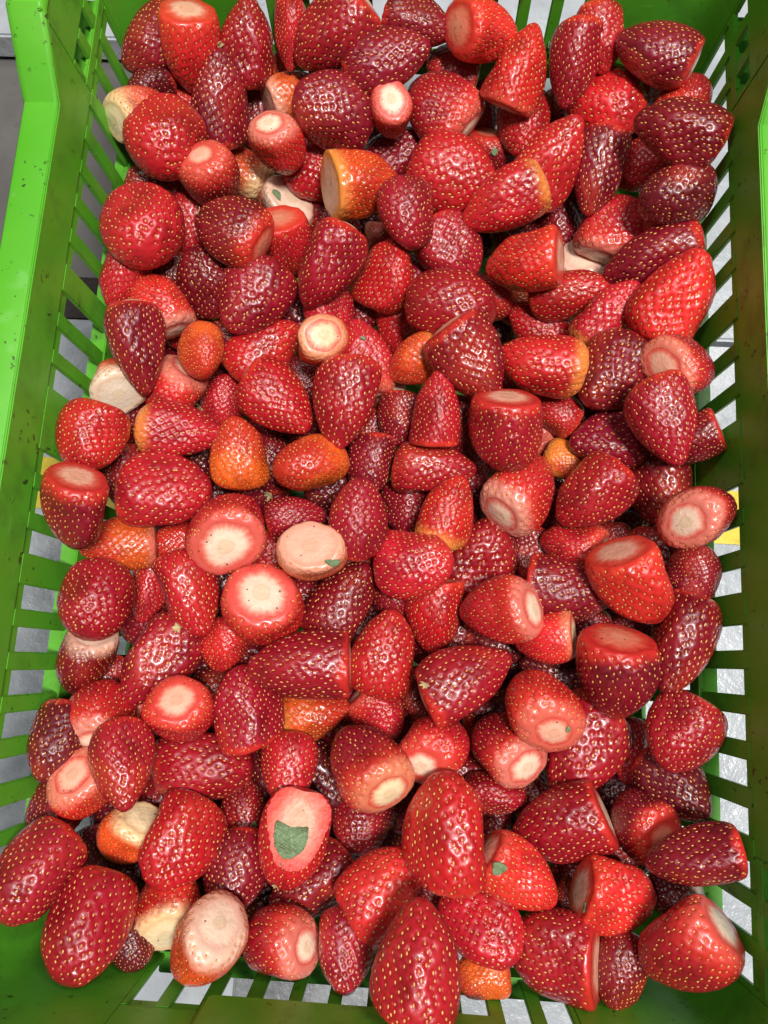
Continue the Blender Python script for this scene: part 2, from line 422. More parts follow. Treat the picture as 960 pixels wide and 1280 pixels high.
def make_variant(form, rc, seed, tilt, slice_=None):
    rng = np.random.default_rng(seed)
    t, r = profile(form, rc)
    # arc-length rows
    ds = np.hypot(np.diff(t), np.diff(r)); s = np.concatenate([[0], np.cumsum(ds)])
    si = np.linspace(0, s[-1], NT_); ti = np.interp(si, s, t); ri = np.interp(si, s, r)
    th = np.linspace(0, 2 * np.pi, NA, endpoint=False)
    # slow unevenness
    lump = np.zeros((NT_, NA))
    for k_ in range(1, 5):
        a, b, ph = rng.normal(0, .055 / k_), rng.normal(0, 2.2), rng.uniform(0, 7)
        lump += .8 * a * np.sin(k_ * th[None] + ph + b * ti[:, None])
    if form == 'w': lump += .13 * np.cos(2 * th[None] + .3) * (.35 + .65 * ti[:, None])
    # shoulder ribs
    lump += .018 * np.sin(rng.integers(5, 8) * th[None] + rng.uniform(0, 6)) * np.exp(-ti[:, None] * 5)
    R = ri[:, None] * (1 + lump)
    for _ in range(3):
        a_, h_, t_ = rng.uniform(0, 6.28), rng.uniform(.38, .46), rng.uniform(.3, .8)
        d_ = R * np.cos(th[None] - a_) - h_ - .10 * (ti[:, None] - t_)
        sc_ = np.where(d_ > -.05, (d_ + .05) * .5, 0)
        R = R - sc_ * np.clip(np.cos(th[None] - a_), 0, 1) * np.clip((ti[:, None] - .06) / .3, 0, 1)
    rag = sum(rng.normal(0, .020 / k_ ** .5) * np.sin(k_ * th + rng.uniform(0, 6.28)) for k_ in range(2, 12))
    R = R * (1 + rag[None] * np.exp(-(ti[:, None] / .03) ** 2))
    bx, by = rng.normal(0, .05), rng.normal(0, .05)
    X = R * np.cos(th) + (bx * (ti ** 2))[:, None]; Y = R * np.sin(th) + (by * (ti ** 2))[:, None]
    Z = np.repeat((.5 - ti)[:, None], NA, 1)
    Z = Z + tilt * X * np.exp(-(ti[:, None] / .18) ** 2)
    P = np.stack([X, Y, Z], -1)
    # normals by finite difference
    dth = np.roll(P, -1, 1) - np.roll(P, 1, 1); dt = np.gradient(P, axis=0)
    Nn = np.cross(dt, dth); Nn /= np.maximum(np.linalg.norm(Nn, axis=2, keepdims=True), 1e-9)
    if (Nn * (P - [0, 0, 0])).sum() < 0: Nn = -Nn
    # seeds on a spiral, even by area
    area = np.concatenate([[0], np.cumsum(.5 * (ri[1:] + ri[:-1]) * np.diff(si) * 2 * np.pi)])
    sp = .102
    ns = int(area[-1] / (.866 * sp * sp))
    av = (np.arange(ns) + .5) / ns * area[-1]
    srow = np.interp(av, area, np.arange(NT_)); st = np.interp(av, area, ti)
    sth = (np.arange(ns) * 2.39996 + rng.normal(0, .05 / np.maximum(np.interp(srow, np.arange(NT_), ri) * 2, .2), ns)) % (2 * np.pi)
    srow = srow + rng.normal(0, .7, ns)
    keep = (np.interp(srow, np.arange(NT_), si) > .040 + rng.uniform(0, .06, ns)) & (srow < NT_ - 2)
    srow, sth = np.clip(srow[keep], 1, NT_ - 2), sth[keep]
    def samp(A):
        i = np.floor(srow).astype(int); fi = (srow - i)[:, None]
        jf = sth / (2 * np.pi) * NA; j = np.floor(jf).astype(int) % NA; fj = (jf - np.floor(jf))[:, None]
        j1 = (j + 1) % NA
        return (A[i, j] * (1 - fj) + A[i, j1] * fj) * (1 - fi) + (A[i + 1, j] * (1 - fj) + A[i + 1, j1] * fj) * fi
    SPo, SN, ST = samp(P), samp(Nn), samp(dt)
    # dimples
    flat = P.reshape(-1, 3); dep = np.zeros(len(flat), np.float32)
    for c0 in range(0, len(flat), 4000):
        d2 = ((flat[c0:c0 + 4000, None] - SPo[None]) ** 2).sum(-1).astype(np.float32)
        d2 = d2.min(1)
        dep[c0:c0 + 4000] = np.exp(-d2 / (2 * .0225 ** 2))
    dep = dep.reshape(NT_, NA)
    fade = np.clip((si - .015) / .03, 0, 1)[:, None] * np.clip((1 - ti) / .03, 0, 1)[:, None]
    dep *= fade
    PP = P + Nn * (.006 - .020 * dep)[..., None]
    # skin mesh
    V = PP[:-1].reshape(-1, 3)
    tipv = PP[-1].mean(0)
    idx = np.arange((NT_ - 1) * NA).reshape(NT_ - 1, NA); nx = np.roll(idx, -1, 1)
    Q = np.stack([idx[:-1], idx[1:], nx[1:], nx[:-1]], -1).reshape(-1, 4)
    V = np.vstack([V, tipv[None]]); last = len(V) - 1
    Tr = np.stack([idx[-1], np.full(NA, last), nx[-1]], -1)
    if slice_ is not None:
        V = np.vstack([V, P[0].mean(0)[None]])
        Tr = np.vstack([Tr, np.stack([idx[0], nx[0], np.full(NA, last + 1)], -1)])
    if slice_ is not None:
        n_, d_ = np.array(slice_[0]) / np.linalg.norm(slice_[0]), slice_[1]
        k_ = V @ n_ - d_; cutv = k_ > 0
        V = V - np.clip(k_, 0, None)[:, None] * n_
        qc = cutv[Q].all(1); Qc = Q[qc]; Q = Q[~qc]; tc_ = cutv[Tr].all(1); Tc = Tr[tc_]; Tr = Tr[~tc_]
    me = mesh_from('strawberry', V, list(Q) + list(Tr))
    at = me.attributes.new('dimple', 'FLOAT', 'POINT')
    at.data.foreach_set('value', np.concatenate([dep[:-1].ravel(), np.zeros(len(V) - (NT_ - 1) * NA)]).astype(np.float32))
    me.materials.append(M_SKIN)
    # cut face
    ring = PP[0]; cen = ring.mean(0)
    if slice_ is None:
        fr = [1.0, .97, .9, .78, .62, .46, .34, .28, .22, .12]
        CV, rho = [], []; dome = .016 if rc >= .75 else .034
        for f in fr:
            sink = -dome * (1 - f ** 2) ** 1.8 + .006 * np.exp(-(f / .3) ** 2)
            pt = cen + (ring - cen) * f; pt[:, 2] -= sink - .0006; CV.append(pt); rho += [f] * NA
        CV = np.vstack(CV + [cen[None] + [0, 0, dome - .0055]]); rho.append(0)
        ix = np.arange(len(fr) * NA).reshape(len(fr), NA); nx = np.roll(ix, -1, 1)
        CF = list(np.stack([ix[:-1], nx[:-1], nx[1:], ix[1:]], -1).reshape(-1, 4)) + [(ix[-1][i], nx[-1][i], len(CV) - 1) for i in range(NA)]
    else:
        used = np.unique(np.concatenate([Qc.ravel(), Tc.ravel()])); mp = -np.ones(len(V), int); mp[used] = np.arange(len(used))
        CV = V[used] + .0006 * n_; CF = list(mp[Qc]) + list(mp[Tc])
        c_ = CV.mean(0); e_ = np.linalg.norm(CV - c_, axis=1)
        ax_ = np.array([0, 0, 1.]) - n_ * n_[2]; ax_ /= np.linalg.norm(ax_); bx_ = np.cross(n_, ax_)
        a_, b_ = (CV - c_) @ ax_, (CV - c_) @ bx_
        rho = np.hypot(a_ / np.abs(a_).max(), b_ / np.abs(b_).max())
        SPk = SPo @ n_ - d_ < -.01; SPo, SN, ST = SPo[SPk], SN[SPk], ST[SPk]
    cm = mesh_from('cut_face', CV, CF)
    at = cm.attributes.new('rho', 'FLOAT', 'POINT'); at.data.foreach_set('value', np.array(rho, np.float32))
    cm.materials.append(M_CUT)
    # seeds: small drop-shaped achenes lying in the dimples
    ST = ST - SN * (ST * SN).sum(1, keepdims=True); ST /= np.maximum(np.linalg.norm(ST, axis=1, keepdims=True), 1e-9)
    SB = np.cross(SN, ST)
    prof = [(-1, 0), (-.62, .72), (.1, 1.0), (.7, .62), (1.0, 0)]
    seg = 6; TV, TF, tone = [], [], []
    for q_ in range(len(SPo)):
        L, W, Hh = .0178 * rng.uniform(.75, 1.25), 0.0118 * rng.uniform(.8, 1.2), .010
        o_ = SPo[q_] - SN[q_] * .0105; b0 = len(TV); tv = rng.uniform(0, 1) ** 1.4
        TV.append(o_ - ST[q_] * L); tone.append(tv)
        for u_, r_ in prof[1:-1]:
            for g in range(seg):
                an = 2 * math.pi * g / seg
                TV.append(o_ + ST[q_] * L * u_ + SB[q_] * W * r_ * math.cos(an) + SN[q_] * Hh * r_ * math.sin(an)); tone.append(tv)
        TV.append(o_ + ST[q_] * L); tone.append(tv); e0 = len(TV) - 1
        for g in range(seg):
            g1 = (g + 1) % seg
            TF.append((b0, b0 + 1 + g1, b0 + 1 + g)); TF.append((e0, b0 + 13 + g, b0 + 13 + g1))
            for rr in (0, 1):
                p0 = b0 + 1 + rr * seg; TF.append((p0 + g, p0 + g1, p0 + seg + g1, p0 + seg + g))
    sm = mesh_from('seeds', TV, TF)
    at = sm.attributes.new('tone', 'FLOAT', 'POINT'); at.data.foreach_set('value', np.array(tone, np.float32))
    sm.materials.append(M_SEED)
    return me, cm, sm

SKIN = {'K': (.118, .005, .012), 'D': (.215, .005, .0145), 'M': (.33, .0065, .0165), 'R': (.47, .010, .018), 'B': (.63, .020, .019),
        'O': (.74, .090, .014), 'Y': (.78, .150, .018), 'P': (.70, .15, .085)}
CUT = {'o': (.80, .43, .28), 'w': (.82, .58, .43), 'p': (.78, .40, .28), 'r': (.68, .18, .105), 'c': (.82, .63, .38), 't': (.62, .50, .38)}
PALE = {'o': (.76, .30, .055), 'w': (.78, .50, .37), 'p': (.74, .33, .22), 'r': (.66, .13, .07), 'c': (.82, .56, .29), 't': (.66, .50, .36)}
VAR = {}
def variant(form, rc, seed):
    key = (form, rc, seed)
    if key not in VAR:
        VAR[key] = make_variant(form, rc, 100 * seed + int(rc * 100) + ord(form), [0, .12, -.10, .06][seed % 4])
    return VAR[key]
def strawberry(rec):
    x, y, z, w, l, ax, ay, az, col, form, rc, cc, pale, spread, shown, seed, roll, flat, label, group = rec
    body, cutm, seeds = SLICED if form == 's' else variant(form, rc, seed)
    rs = random.Random(int((x + 3) * 1e6) + int((y + 3) * 1e5))
    o = link('strawberry', body, None)
    q = Vector((ax, ay, az)).to_track_quat('Z', 'Y').to_matrix().to_4x4() @ Matrix.Rotation(roll, 4, 'Z')
    o.matrix_world = Matrix.Translation((x, y, z)) @ q @ Matrix.Diagonal((w, w * flat, l, 1))
    j = rs.uniform(.86, 1.14); s = SKIN[col]
    o.color = (min(.8, s[0] * j), s[1] * j * rs.uniform(.8, 1.3), s[2] * j * rs.uniform(.8, 1.3), 1)
    o['pale'] = float(pale); o['blush'] = .85 if col in 'OYP' else 0.0; o['pale_colour'] = PALE[cc]
    tag(o, label, 'strawberry', group)
    c = link('cut_face', cutm, None, o); b = CUT[cc]; j = rs.uniform(.9, 1.08)
    c.color = (b[0] * j, b[1] * j, b[2] * j, 1)
    deep = (.50, .022, .018) if col in 'KDM' else (.62, .040, .022)
    mixc = lambda p_, q_, f: tuple(p_[i] * (1 - f) + q_[i] * f for i in range(3))
    if pale >= .5: rim, cor, sw = mixc(PALE[cc], deep, .12), mixc(PALE[cc], b, .5), .05
    elif rc >= .75: rim, cor, sw = deep, mixc(deep, (.66, .10, .05), .5), .06 + .25 * pale
    else: rim, cor, sw = mixc((.62, .028, .020), PALE[cc], .02 + .26 * pale), mixc(b, (.70, .095, .058), .72), .09 + .32 * pale
    if pale < .5 and (cc in 'co' or col in 'OYP'): cor = mixc(b, rim, .5)
    if not shown: rim, sw = deep, .05
    o['shoulder'] = rim; o['shoulder_width'] = sw
    c['coral'] = cor; c['spread'] = float(spread); c['rim'] = rim; c['core'] = (.55, .43, .24) if cc in 'wcto' else (.66, .30, .18)
    sd = link('seeds', seeds, None, o); sd['kind'] = 'stuff'
    return o
SLICED = make_variant('r', .36, 77, 0, ((.86, 0, .50), .235))

BERRIES = [
 (-0.1595, 0.3561, -0.0194, 0.0384, 0.0457, 0.698, 0.656, 0.288, 'D', 'c', 0.5, 'p', 0.0, 0.9, 0, 0, 3.14, 0.94, 'half-buried dark crimson strawberry just left of the bright barrel in the corner', 'strawberries heaped in the green crate'),
 (-0.1369, 0.3511, -0.0185, 0.0377, 0.0484, 0.169, 0.368, 0.915, 'B', 'c', 0.8, 'p', 0.2, 0.8, 1, 0, 0.93, 0.99, 'bright red barrel strawberry, flat pale cut up, near the far left corner', 'strawberries heaped in the green crate'),
 (-0.1031, 0.3603, -0.02, 0.0378, 0.0476, -0.11, -0.596, -0.795, 'M', 'c', 0.5, 'p', 0.0, 0.9, 0, 0, 0.81, 0.99, 'deep red strawberry just right of the bright barrel in the corner', 'strawberries heaped in the green crate'),
 (-0.118, 0.3262, -0.0278, 0.0385, 0.0547, -0.09, -0.731, -0.677, 'D', 'c', 0.6, 'p', 0.25, 0.9, 0, 1, 2.32, 0.93, 'long dark crimson strawberry just lower right of the bright barrel in the corner', 'strawberries heaped in the green crate'),
 (-0.1648, 0.3331, -0.0331, 0.0305, 0.0314, 0.709, 0.668, -0.226, 'K', 'w', 0.5, 'p', 0.0, 0.9, 0, 1, 1.73, 0.88, 'half-buried small very dark maroon strawberry just above the cream-white berry end', 'strawberries heaped in the green crate'),
 (-0.1602, 0.3064, -0.0156, 0.0322, 0.0357, -0.675, -0.647, 0.355, 'P', 'c', 0.7, 'c', 0.9, 1.0, 1, 1, 4.21, 0.93, 'cream-white strawberry end peeking out against the left wall near the far corner', 'strawberries heaped in the green crate'),
 (-0.1483, 0.3376, -0.0469, 0.0252, 0.0271, -0.16, 0.969, -0.188, 'B', 'w', 0.5, 'o', 0.0, 0.9, 0, 2, 3.45, 1.0, 'half-buried small bright red strawberry just right of the cream-white berry end', 'strawberries heaped in the green crate'),
 (-0.1452, 0.2865, -0.0168, 0.0485, 0.047, 0.118, 0.922, -0.369, 'R', 'r', 0.5, 'p', 0.1, 0.9, 0, 0, 3.48, 0.93, 'large red strawberry tip upward just lower right of the cream-white berry end', 'strawberries heaped in the green crate'),
 (-0.1591, 0.2781, -0.0469, 0.0361, 0.0397, 0.75, 0.548, -0.372, 'D', 'w', 0.5, 'p', 0.0, 0.9, 0, 1, 3.72, 0.89, 'half-buried dark crimson strawberry just above the large round berry by the wall', 'strawberries heaped in the green crate'),
 (-0.1159, 0.2693, -0.0282, 0.0377, 0.0409, -0.133, 0.155, 0.979, 'D', 'c', 0.5, 'p', 0.35, 0.9, 1, 2, 5.45, 0.88, 'dark strawberry with small round pale cut pointing to the far left', 'strawberries heaped in the green crate'),
 (-0.112, 0.3078, -0.0705, 0.0381, 0.0419, 0.805, -0.529, -0.268, 'O', 'w', 0.6, 'c', 0.8, 1.0, 1, 0, 1.74, 0.87, 'orange-red strawberry with cream cut showing just right of the small round-cut dark berry', 'strawberries heaped in the green crate'),
 (-0.1485, 0.2263, -0.0119, 0.0498, 0.0491, -0.342, 0.817, -0.465, 'R', 'r', 0.5, 'p', 0.0, 0.9, 0, 2, 2.7, 0.88, 'large round red strawberry against the left slotted wall near the far end', 'strawberries heaped in the green crate'),
 (-0.1352, 0.2552, -0.0573, 0.0332, 0.0422, 0.16, 0.942, 0.296, 'R', 'c', 0.5, 'p', 0.1, 0.9, 0, 2, 1.27, 0.99, 'half-buried long red strawberry just right of the large round berry by the wall', 'strawberries heaped in the green crate'),
 (-0.0993, 0.2348, -0.0216, 0.0376, 0.0425, 0.876, -0.481, 0.029, 'D', 'w', 0.6, 'r', 0.15, 0.9, 1, 0, 0.21, 0.89, 'dark crimson strawberry with reddish cut, below the small round-cut dark berry', 'strawberries heaped in the green crate'),
 (-0.1034, 0.3477, -0.0667, 0.0372, 0.0487, 0.133, 0.954, 0.27, 'D', 'c', 0.5, 'p', 0.0, 0.9, 0, 1, 2.94, 0.99, 'half-buried long dark crimson strawberry upper left of the yellow-orange cone', 'strawberries heaped in the green crate'),
 (-0.0745, 0.3614, -0.0143, 0.0237, 0.0391, 0.06, 0.797, 0.601, 'R', 'c', 0.5, 'p', 0.0, 0.9, 0, 2, 2.13, 0.86, 'small red strawberry upper right of the cream-white berry end', 'strawberries heaped in the green crate'),
 (-0.0471, 0.3558, -0.0073, 0.0444, 0.0518, 0.681, 0.533, 0.503, 'M', 'c', 0.6, 'p', 0.2, 0.9, 0, 0, 6.26, 0.92, 'deep red strawberry upper left of the small white-pink cut berry', 'strawberries heaped in the green crate'),
 (-0.014, 0.3447, -0.0107, 0.0423, 0.0537, -0.956, -0.154, -0.25, 'D', 'c', 0.5, 'p', 0.0, 0.9, 0, 2, 0.34, 0.86, 'long dark crimson strawberry just above the small white-pink cut berry', 'strawberries heaped in the green crate'),
 (0.0057, 0.3661, -0.0089, 0.0341, 0.0423, -0.966, 0.258, 0.031, 'D', 'l', 0.5, 'p', 0.1, 0.9, 0, 2, 3.69, 0.9, 'dark crimson strawberry just left of the ring-cut berry at the far wall', 'strawberries heaped in the green crate'),
 (0.0454, 0.3611, -0.0069, 0.041, 0.0429, -0.814, -0.326, 0.48, 'B', 'w', 0.7, 'r', 0.2, 0.9, 1, 0, 0.56, 0.88, 'bright red strawberry at the far end wall with ringed pinkish cut facing left', 'strawberries heaped in the green crate'),
 (-0.0836, 0.3671, -0.0478, 0.0214, 0.022, -0.095, -0.494, -0.864, 'O', 'w', 0.5, 'p', 0.0, 0.9, 0, 0, 5.27, 0.93, 'tiny orange-red strawberry poking up at the far end behind a pale-cut orange one', 'strawberries heaped in the green crate'),
 (-0.0739, 0.3463, -0.0472, 0.0346, 0.0395, -0.842, -0.516, 0.156, 'O', 'c', 0.8, 'p', 0.6, 1.0, 1, 0, 4.64, 0.89, 'orange strawberry with pale cut facing left, beside the long dark one at the far end', 'strawberries heaped in the green crate'),
 (-0.0478, 0.3149, -0.0218, 0.045, 0.0506, 0.762, 0.019, -0.647, 'D', 'w', 0.5, 'p', 0.0, 0.9, 0, 0, 3.76, 0.99, 'dark crimson strawberry just left of the small white-pink cut berry', 'strawberries heaped in the green crate'),
 (-0.0096, 0.3176, -0.0254, 0.0305, 0.0323, 0.028, -0.18, 0.983, 'R', 'w', 0.7, 'w', 0.35, 0.9, 1, 0, 5.06, 0.89, 'small strawberry with round white-pink cut facing up, red skin below, in the far third', 'strawberries heaped in the green crate'),
 (0.0197, 0.3318, -0.034, 0.043, 0.046, 0.782, -0.616, -0.095, 'M', 'w', 0.5, 'w', 0.35, 0.9, 1, 0, 0.11, 0.9, 'deep red strawberry with white cut showing just right of the small white-pink cut berry', 'strawberries heaped in the green crate'),
 (0.026, 0.3624, -0.0394, 0.0329, 0.0337, 0.928, -0.337, -0.157, 'R', 'w', 0.6, 'c', 0.3, 0.9, 0, 1, 3.1, 0.98, 'plump red strawberry just lower left of the ring-cut berry at the far wall', 'strawberries heaped in the green crate'),
 (0.0471, 0.3498, -0.0661, 0.031, 0.0385, -0.047, 0.989, 0.141, 'M', 'c', 0.5, 'p', 0.0, 0.9, 0, 0, 1.98, 0.9, 'small deep red strawberry just lower left of the far-wall tip-up cone', 'strawberries heaped in the green crate'),
 (0.0539, 0.3193, -0.0673, 0.0313, 0.0328, -0.104, 0.562, 0.821, 'D', 'w', 0.6, 'r', 0.2, 0.9, 1, 1, 5.91, 0.91, 'small dark crimson strawberry with reddish cut showing just above the orange-ended cone', 'strawberries heaped in the green crate'),
 (-0.0774, 0.2937, -0.0301, 0.0328, 0.0394, -0.186, 0.165, 0.969, 'B', 'w', 0.6, 'w', 0.4, 0.9, 1, 0, 1.97, 0.96, 'bright red strawberry with white cut showing upper right of the small round-cut dark berry', 'strawberries heaped in the green crate'),
 (-0.0585, 0.3057, -0.0591, 0.0472, 0.0492, 0.67, 0.742, -0.01, 'R', 'w', 0.5, 'p', 0.0, 0.9, 0, 0, 0.42, 0.92, 'plump red strawberry just left of the yellow-orange cone', 'strawberries heaped in the green crate'),
 (-0.024, 0.2754, -0.0327, 0.041, 0.045, -0.887, -0.347, 0.303, 'O', 'c', 0.88, 'o', 0.5, 1.0, 1, 0, 5.31, 0.96, 'yellow-orange cone with a big pale cut facing sideways among dark red berries', 'strawberries heaped in the green crate'),
 (-0.0031, 0.3169, -0.0604, 0.035, 0.0482, -0.888, -0.336, -0.314, 'D', 'l', 0.5, 'p', 0.0, 0.9, 0, 1, 4.15, 0.96, 'half-buried long dark crimson strawberry just below the small white-pink cut berry', 'strawberries heaped in the green crate'),
 (0.0303, 0.2834, -0.0348, 0.0453, 0.0529, -0.97, 0.228, -0.085, 'R', 'w', 0.6, 'p', 0.0, 0.9, 0, 1, 5.82, 0.88, 'red strawberry just upper left of the orange-ended cone', 'strawberries heaped in the green crate'),
 (-0.0837, 0.2825, -0.0821, 0.0374, 0.0391, 0.459, 0.102, 0.882, 'P', 'w', 0.8, 'w', 0.8, 1.0, 1, 1, 0.9, 0.92, 'pale pinkish strawberry with white cut showing lower left of the small white-pink cut berry', 'strawberries heaped in the green crate'),
 (-0.0699, 0.239, -0.0494, 0.0323, 0.041, -0.233, 0.428, 0.873, 'R', 'c', 0.88, 'r', 0.15, 0.8, 1, 1, 5.62, 0.97, 'red strawberry with flat reddish cut tilted up, left of a long dark one', 'strawberries heaped in the green crate'),
 (-0.0468, 0.2799, -0.0894, 0.0389, 0.045, -0.833, 0.55, -0.054, 'D', 'c', 0.5, 'p', 0.0, 0.9, 0, 0, 2.26, 0.88, 'dark crimson strawberry just lower left of the yellow-orange cone', 'strawberries heaped in the green crate'),
 (0.0041, 0.2479, -0.0227, 0.0386, 0.0406, -0.05, 0.974, -0.222, 'M', 'w', 0.5, 'p', 0.0, 0.9, 0, 2, 0.9, 0.89, 'deep red strawberry tip upward just lower right of the yellow-orange cone', 'strawberries heaped in the green crate'),
 (0.032, 0.2409, -0.0471, 0.0393, 0.0425, -0.659, 0.744, 0.107, 'M', 'w', 0.5, 'p', 0.0, 0.9, 0, 1, 0.38, 0.98, 'deep red strawberry just lower left of the orange-ended cone', 'strawberries heaped in the green crate'),
 (-0.0139, 0.2768, -0.0967, 0.025, 0.0277, -0.973, -0.145, 0.177, 'P', 'c', 0.6, 'p', 0.5, 1.0, 1, 1, 1.0, 0.93, 'half-buried small pale pinkish strawberry just below the yellow-orange cone', 'strawberries heaped in the green crate'),
 (0.0594, 0.2609, -0.0265, 0.0358, 0.0524, 0.891, 0.386, 0.24, 'R', 'c', 0.6, 'o', 0.5, 1.0, 0, 0, 3.84, 0.89, 'red cone with blunt yellow-orange end to the right, tip lower left', 'strawberries heaped in the green crate'),
 (0.0671, 0.3418, -0.0122, 0.0369, 0.0468, -0.342, -0.772, -0.535, 'B', 'l', 0.8, 'w', 0.35, 0.8, 0, 0, 0.72, 0.94, 'bright red cone at the far wall, tip up and pale base towards the viewer', 'strawberries heaped in the green crate'),
 (0.098, 0.3446, -0.0143, 0.034, 0.0469, 0.093, 0.862, 0.498, 'M', 'l', 0.5, 'p', 0.0, 0.9, 0, 1, 2.04, 0.95, 'long deep red strawberry just right of the far-wall tip-up cone', 'strawberries heaped in the green crate'),
 (0.1138, 0.3608, -0.0115, 0.0329, 0.0373, -0.193, 0.888, 0.417, 'R', 'c', 0.5, 'p', 0.0, 0.9, 0, 1, 0.82, 0.9, 'red strawberry just left of the dark berry in the far right corner', 'strawberries heaped in the green crate'),
 (0.143, 0.348, -0.0034, 0.0411, 0.0467, 0.908, -0.419, -0.017, 'D', 'w', 0.7, 'w', 0.15, 0.9, 0, 0, 5.73, 0.88, 'dark glossy strawberry nearest the far right corner, narrow white cut edge', 'strawberries heaped in the green crate'),
 (0.1233, 0.334, -0.0348, 0.0454, 0.0477, -0.553, 0.704, -0.445, 'B', 'r', 0.5, 'p', 0.1, 0.9, 0, 0, 3.53, 0.99, 'bright red strawberry tip upward left of the dark wide cone by the right wall', 'strawberries heaped in the green crate'),
 (0.147, 0.356, -0.0507, 0.0322, 0.0351, 0.365, 0.772, 0.52, 'R', 'c', 0.5, 'p', 0.0, 0.9, 0, 2, 4.4, 0.87, 'half-buried red strawberry just below the dark berry in the far right corner', 'strawberries heaped in the green crate'),
 (0.1635, 0.3279, -0.0195, 0.0349, 0.0315, -0.295, -0.949, 0.109, 'R', 'w', 0.7, 'p', 0.3, 0.8, 1, 1, 4.29, 0.88, 'red strawberry with pinkish cut showing just above the dark wide cone by the right wall', 'strawberries heaped in the green crate'),
 (0.151, 0.2854, 0.0084, 0.037, 0.0495, 0.973, -0.23, -0.018, 'D', 'c', 0.5, 'p', 0.0, 0.9, 0, 1, 0.31, 0.97, 'dark wide cone against the right slotted wall, tip pointing left, near the far end', 'strawberries heaped in the green crate'),
 (0.0733, 0.3266, -0.0446, 0.0371, 0.0416, -0.004, 0.991, -0.13, 'R', 'c', 0.5, 'p', 0.0, 0.9, 0, 2, 5.05, 0.97, 'red strawberry tip upward just below the far-wall tip-up cone', 'strawberries heaped in the green crate'),
 (0.0994, 0.358, -0.0699, 0.0254, 0.028, -0.073, 0.949, 0.306, 'D', 'c', 0.5, 'p', 0.0, 0.9, 0, 0, 4.96, 0.89, 'half-buried small dark crimson strawberry just lower right of the far-wall tip-up cone', 'strawberries heaped in the green crate'),
 (0.0878, 0.2944, -0.0311, 0.0429, 0.0554, -0.482, -0.54, -0.69, 'R', 'l', 0.5, 'p', 0.1, 0.9, 0, 0, 2.45, 0.93, 'long red strawberry just upper right of the orange-ended cone', 'strawberries heaped in the green crate'),
 (0.1177, 0.29, -0.0363, 0.0347, 0.0519, 0.156, 0.898, 0.412, 'D', 'c', 0.5, 'p', 0.0, 0.9, 0, 0, 3.8, 0.94, 'long dark crimson strawberry above the white peeking end', 'strawberries heaped in the green crate'),
 (0.1449, 0.3028, -0.0494, 0.0336, 0.0403, 0.93, 0.168, 0.326, 'R', 'c', 0.8, 'r', 0.2, 0.8, 0, 0, 3.91, 0.91, 'red strawberry just lower left of the dark wide cone by the right wall', 'strawberries heaped in the green crate'),
 (0.1549, 0.2588, -0.0105, 0.0402, 0.0392, 0.688, 0.468, -0.554, 'K', 'w', 0.5, 'p', 0.0, 0.9, 0, 2, 1.82, 0.97, 'very dark maroon strawberry tip upward just below the dark wide cone by the right wall', 'strawberries heaped in the green crate'),
 (0.131, 0.2655, -0.0535, 0.0421, 0.0421, -0.304, -0.93, -0.207, 'R', 'w', 0.6, 'w', 0.4, 0.9, 1, 0, 3.47, 0.95, 'plump red strawberry with white cut showing just upper right of the white peeking end', 'strawberries heaped in the green crate'),
 (0.1001, 0.281, -0.0787, 0.0343, 0.0415, 0.3, -0.733, -0.61, 'D', 'w', 0.5, 'p', 0.0, 0.9, 0, 1, 1.62, 1.0, 'dark crimson strawberry just upper left of the white peeking end', 'strawberries heaped in the green crate'),
 (0.0723, 0.2273, -0.0319, 0.0398, 0.0446, 0.938, -0.034, 0.346, 'B', 'c', 0.8, 'p', 0.25, 0.8, 1, 0, 2.04, 0.94, 'bright red strawberry just below the orange-ended cone', 'strawberries heaped in the green crate'),
 (0.1189, 0.2507, -0.0858, 0.0366, 0.0373, -0.161, 0.167, 0.973, 'P', 'w', 0.7, 'w', 0.7, 1.0, 1, 0, 0.97, 0.97, 'white cut end of a strawberry peeking out between red ones near the right wall', 'strawberries heaped in the green crate'),
 (0.148, 0.2313, -0.0324, 0.0366, 0.0567, 0.926, 0.216, 0.309, 'D', 'c', 0.5, 'p', 0.0, 0.9, 0, 2, 4.0, 0.99, 'long dark crimson strawberry just upper left of the biggest pinkish cone', 'strawberries heaped in the green crate'),
 (0.1633, 0.2519, -0.0471, 0.0317, 0.0324, -0.278, 0.427, 0.86, 'R', 'w', 0.7, 'p', 0.4, 0.9, 1, 1, 1.88, 0.95, 'half-buried plump red strawberry just above the biggest pinkish cone', 'strawberries heaped in the green crate'),
 (-0.1655, 0.2058, -0.0317, 0.032, 0.0403, 0.298, 0.943, 0.147, 'R', 'c', 0.5, 'o', 0.0, 0.9, 0, 1, 4.71, 0.91, 'half-buried red strawberry just lower left of the large round berry by the wall', 'strawberries heaped in the green crate'),
 (-0.1412, 0.1919, -0.0358, 0.0361, 0.0365, 0.466, -0.872, -0.151, 'B', 'r', 0.6, 'w', 0.45, 0.9, 1, 0, 5.5, 0.96, 'bright red strawberry with white cut showing just below the large round berry by the wall', 'strawberries heaped in the green crate'),
 (-0.1205, 0.2154, -0.0496, 0.0375, 0.0438, 0.341, -0.528, -0.778, 'D', 'w', 0.5, 'p', 0.0, 0.9, 0, 2, 3.51, 0.97, 'dark crimson strawberry below the small round-cut dark berry', 'strawberries heaped in the green crate'),
 (-0.0898, 0.2018, -0.0437, 0.0462, 0.0498, 0.535, 0.842, -0.07, 'M', 'c', 0.5, 'p', 0.0, 0.9, 0, 1, 3.55, 0.87, 'deep red strawberry upper left of the small yellowish cut berry', 'strawberries heaped in the green crate'),
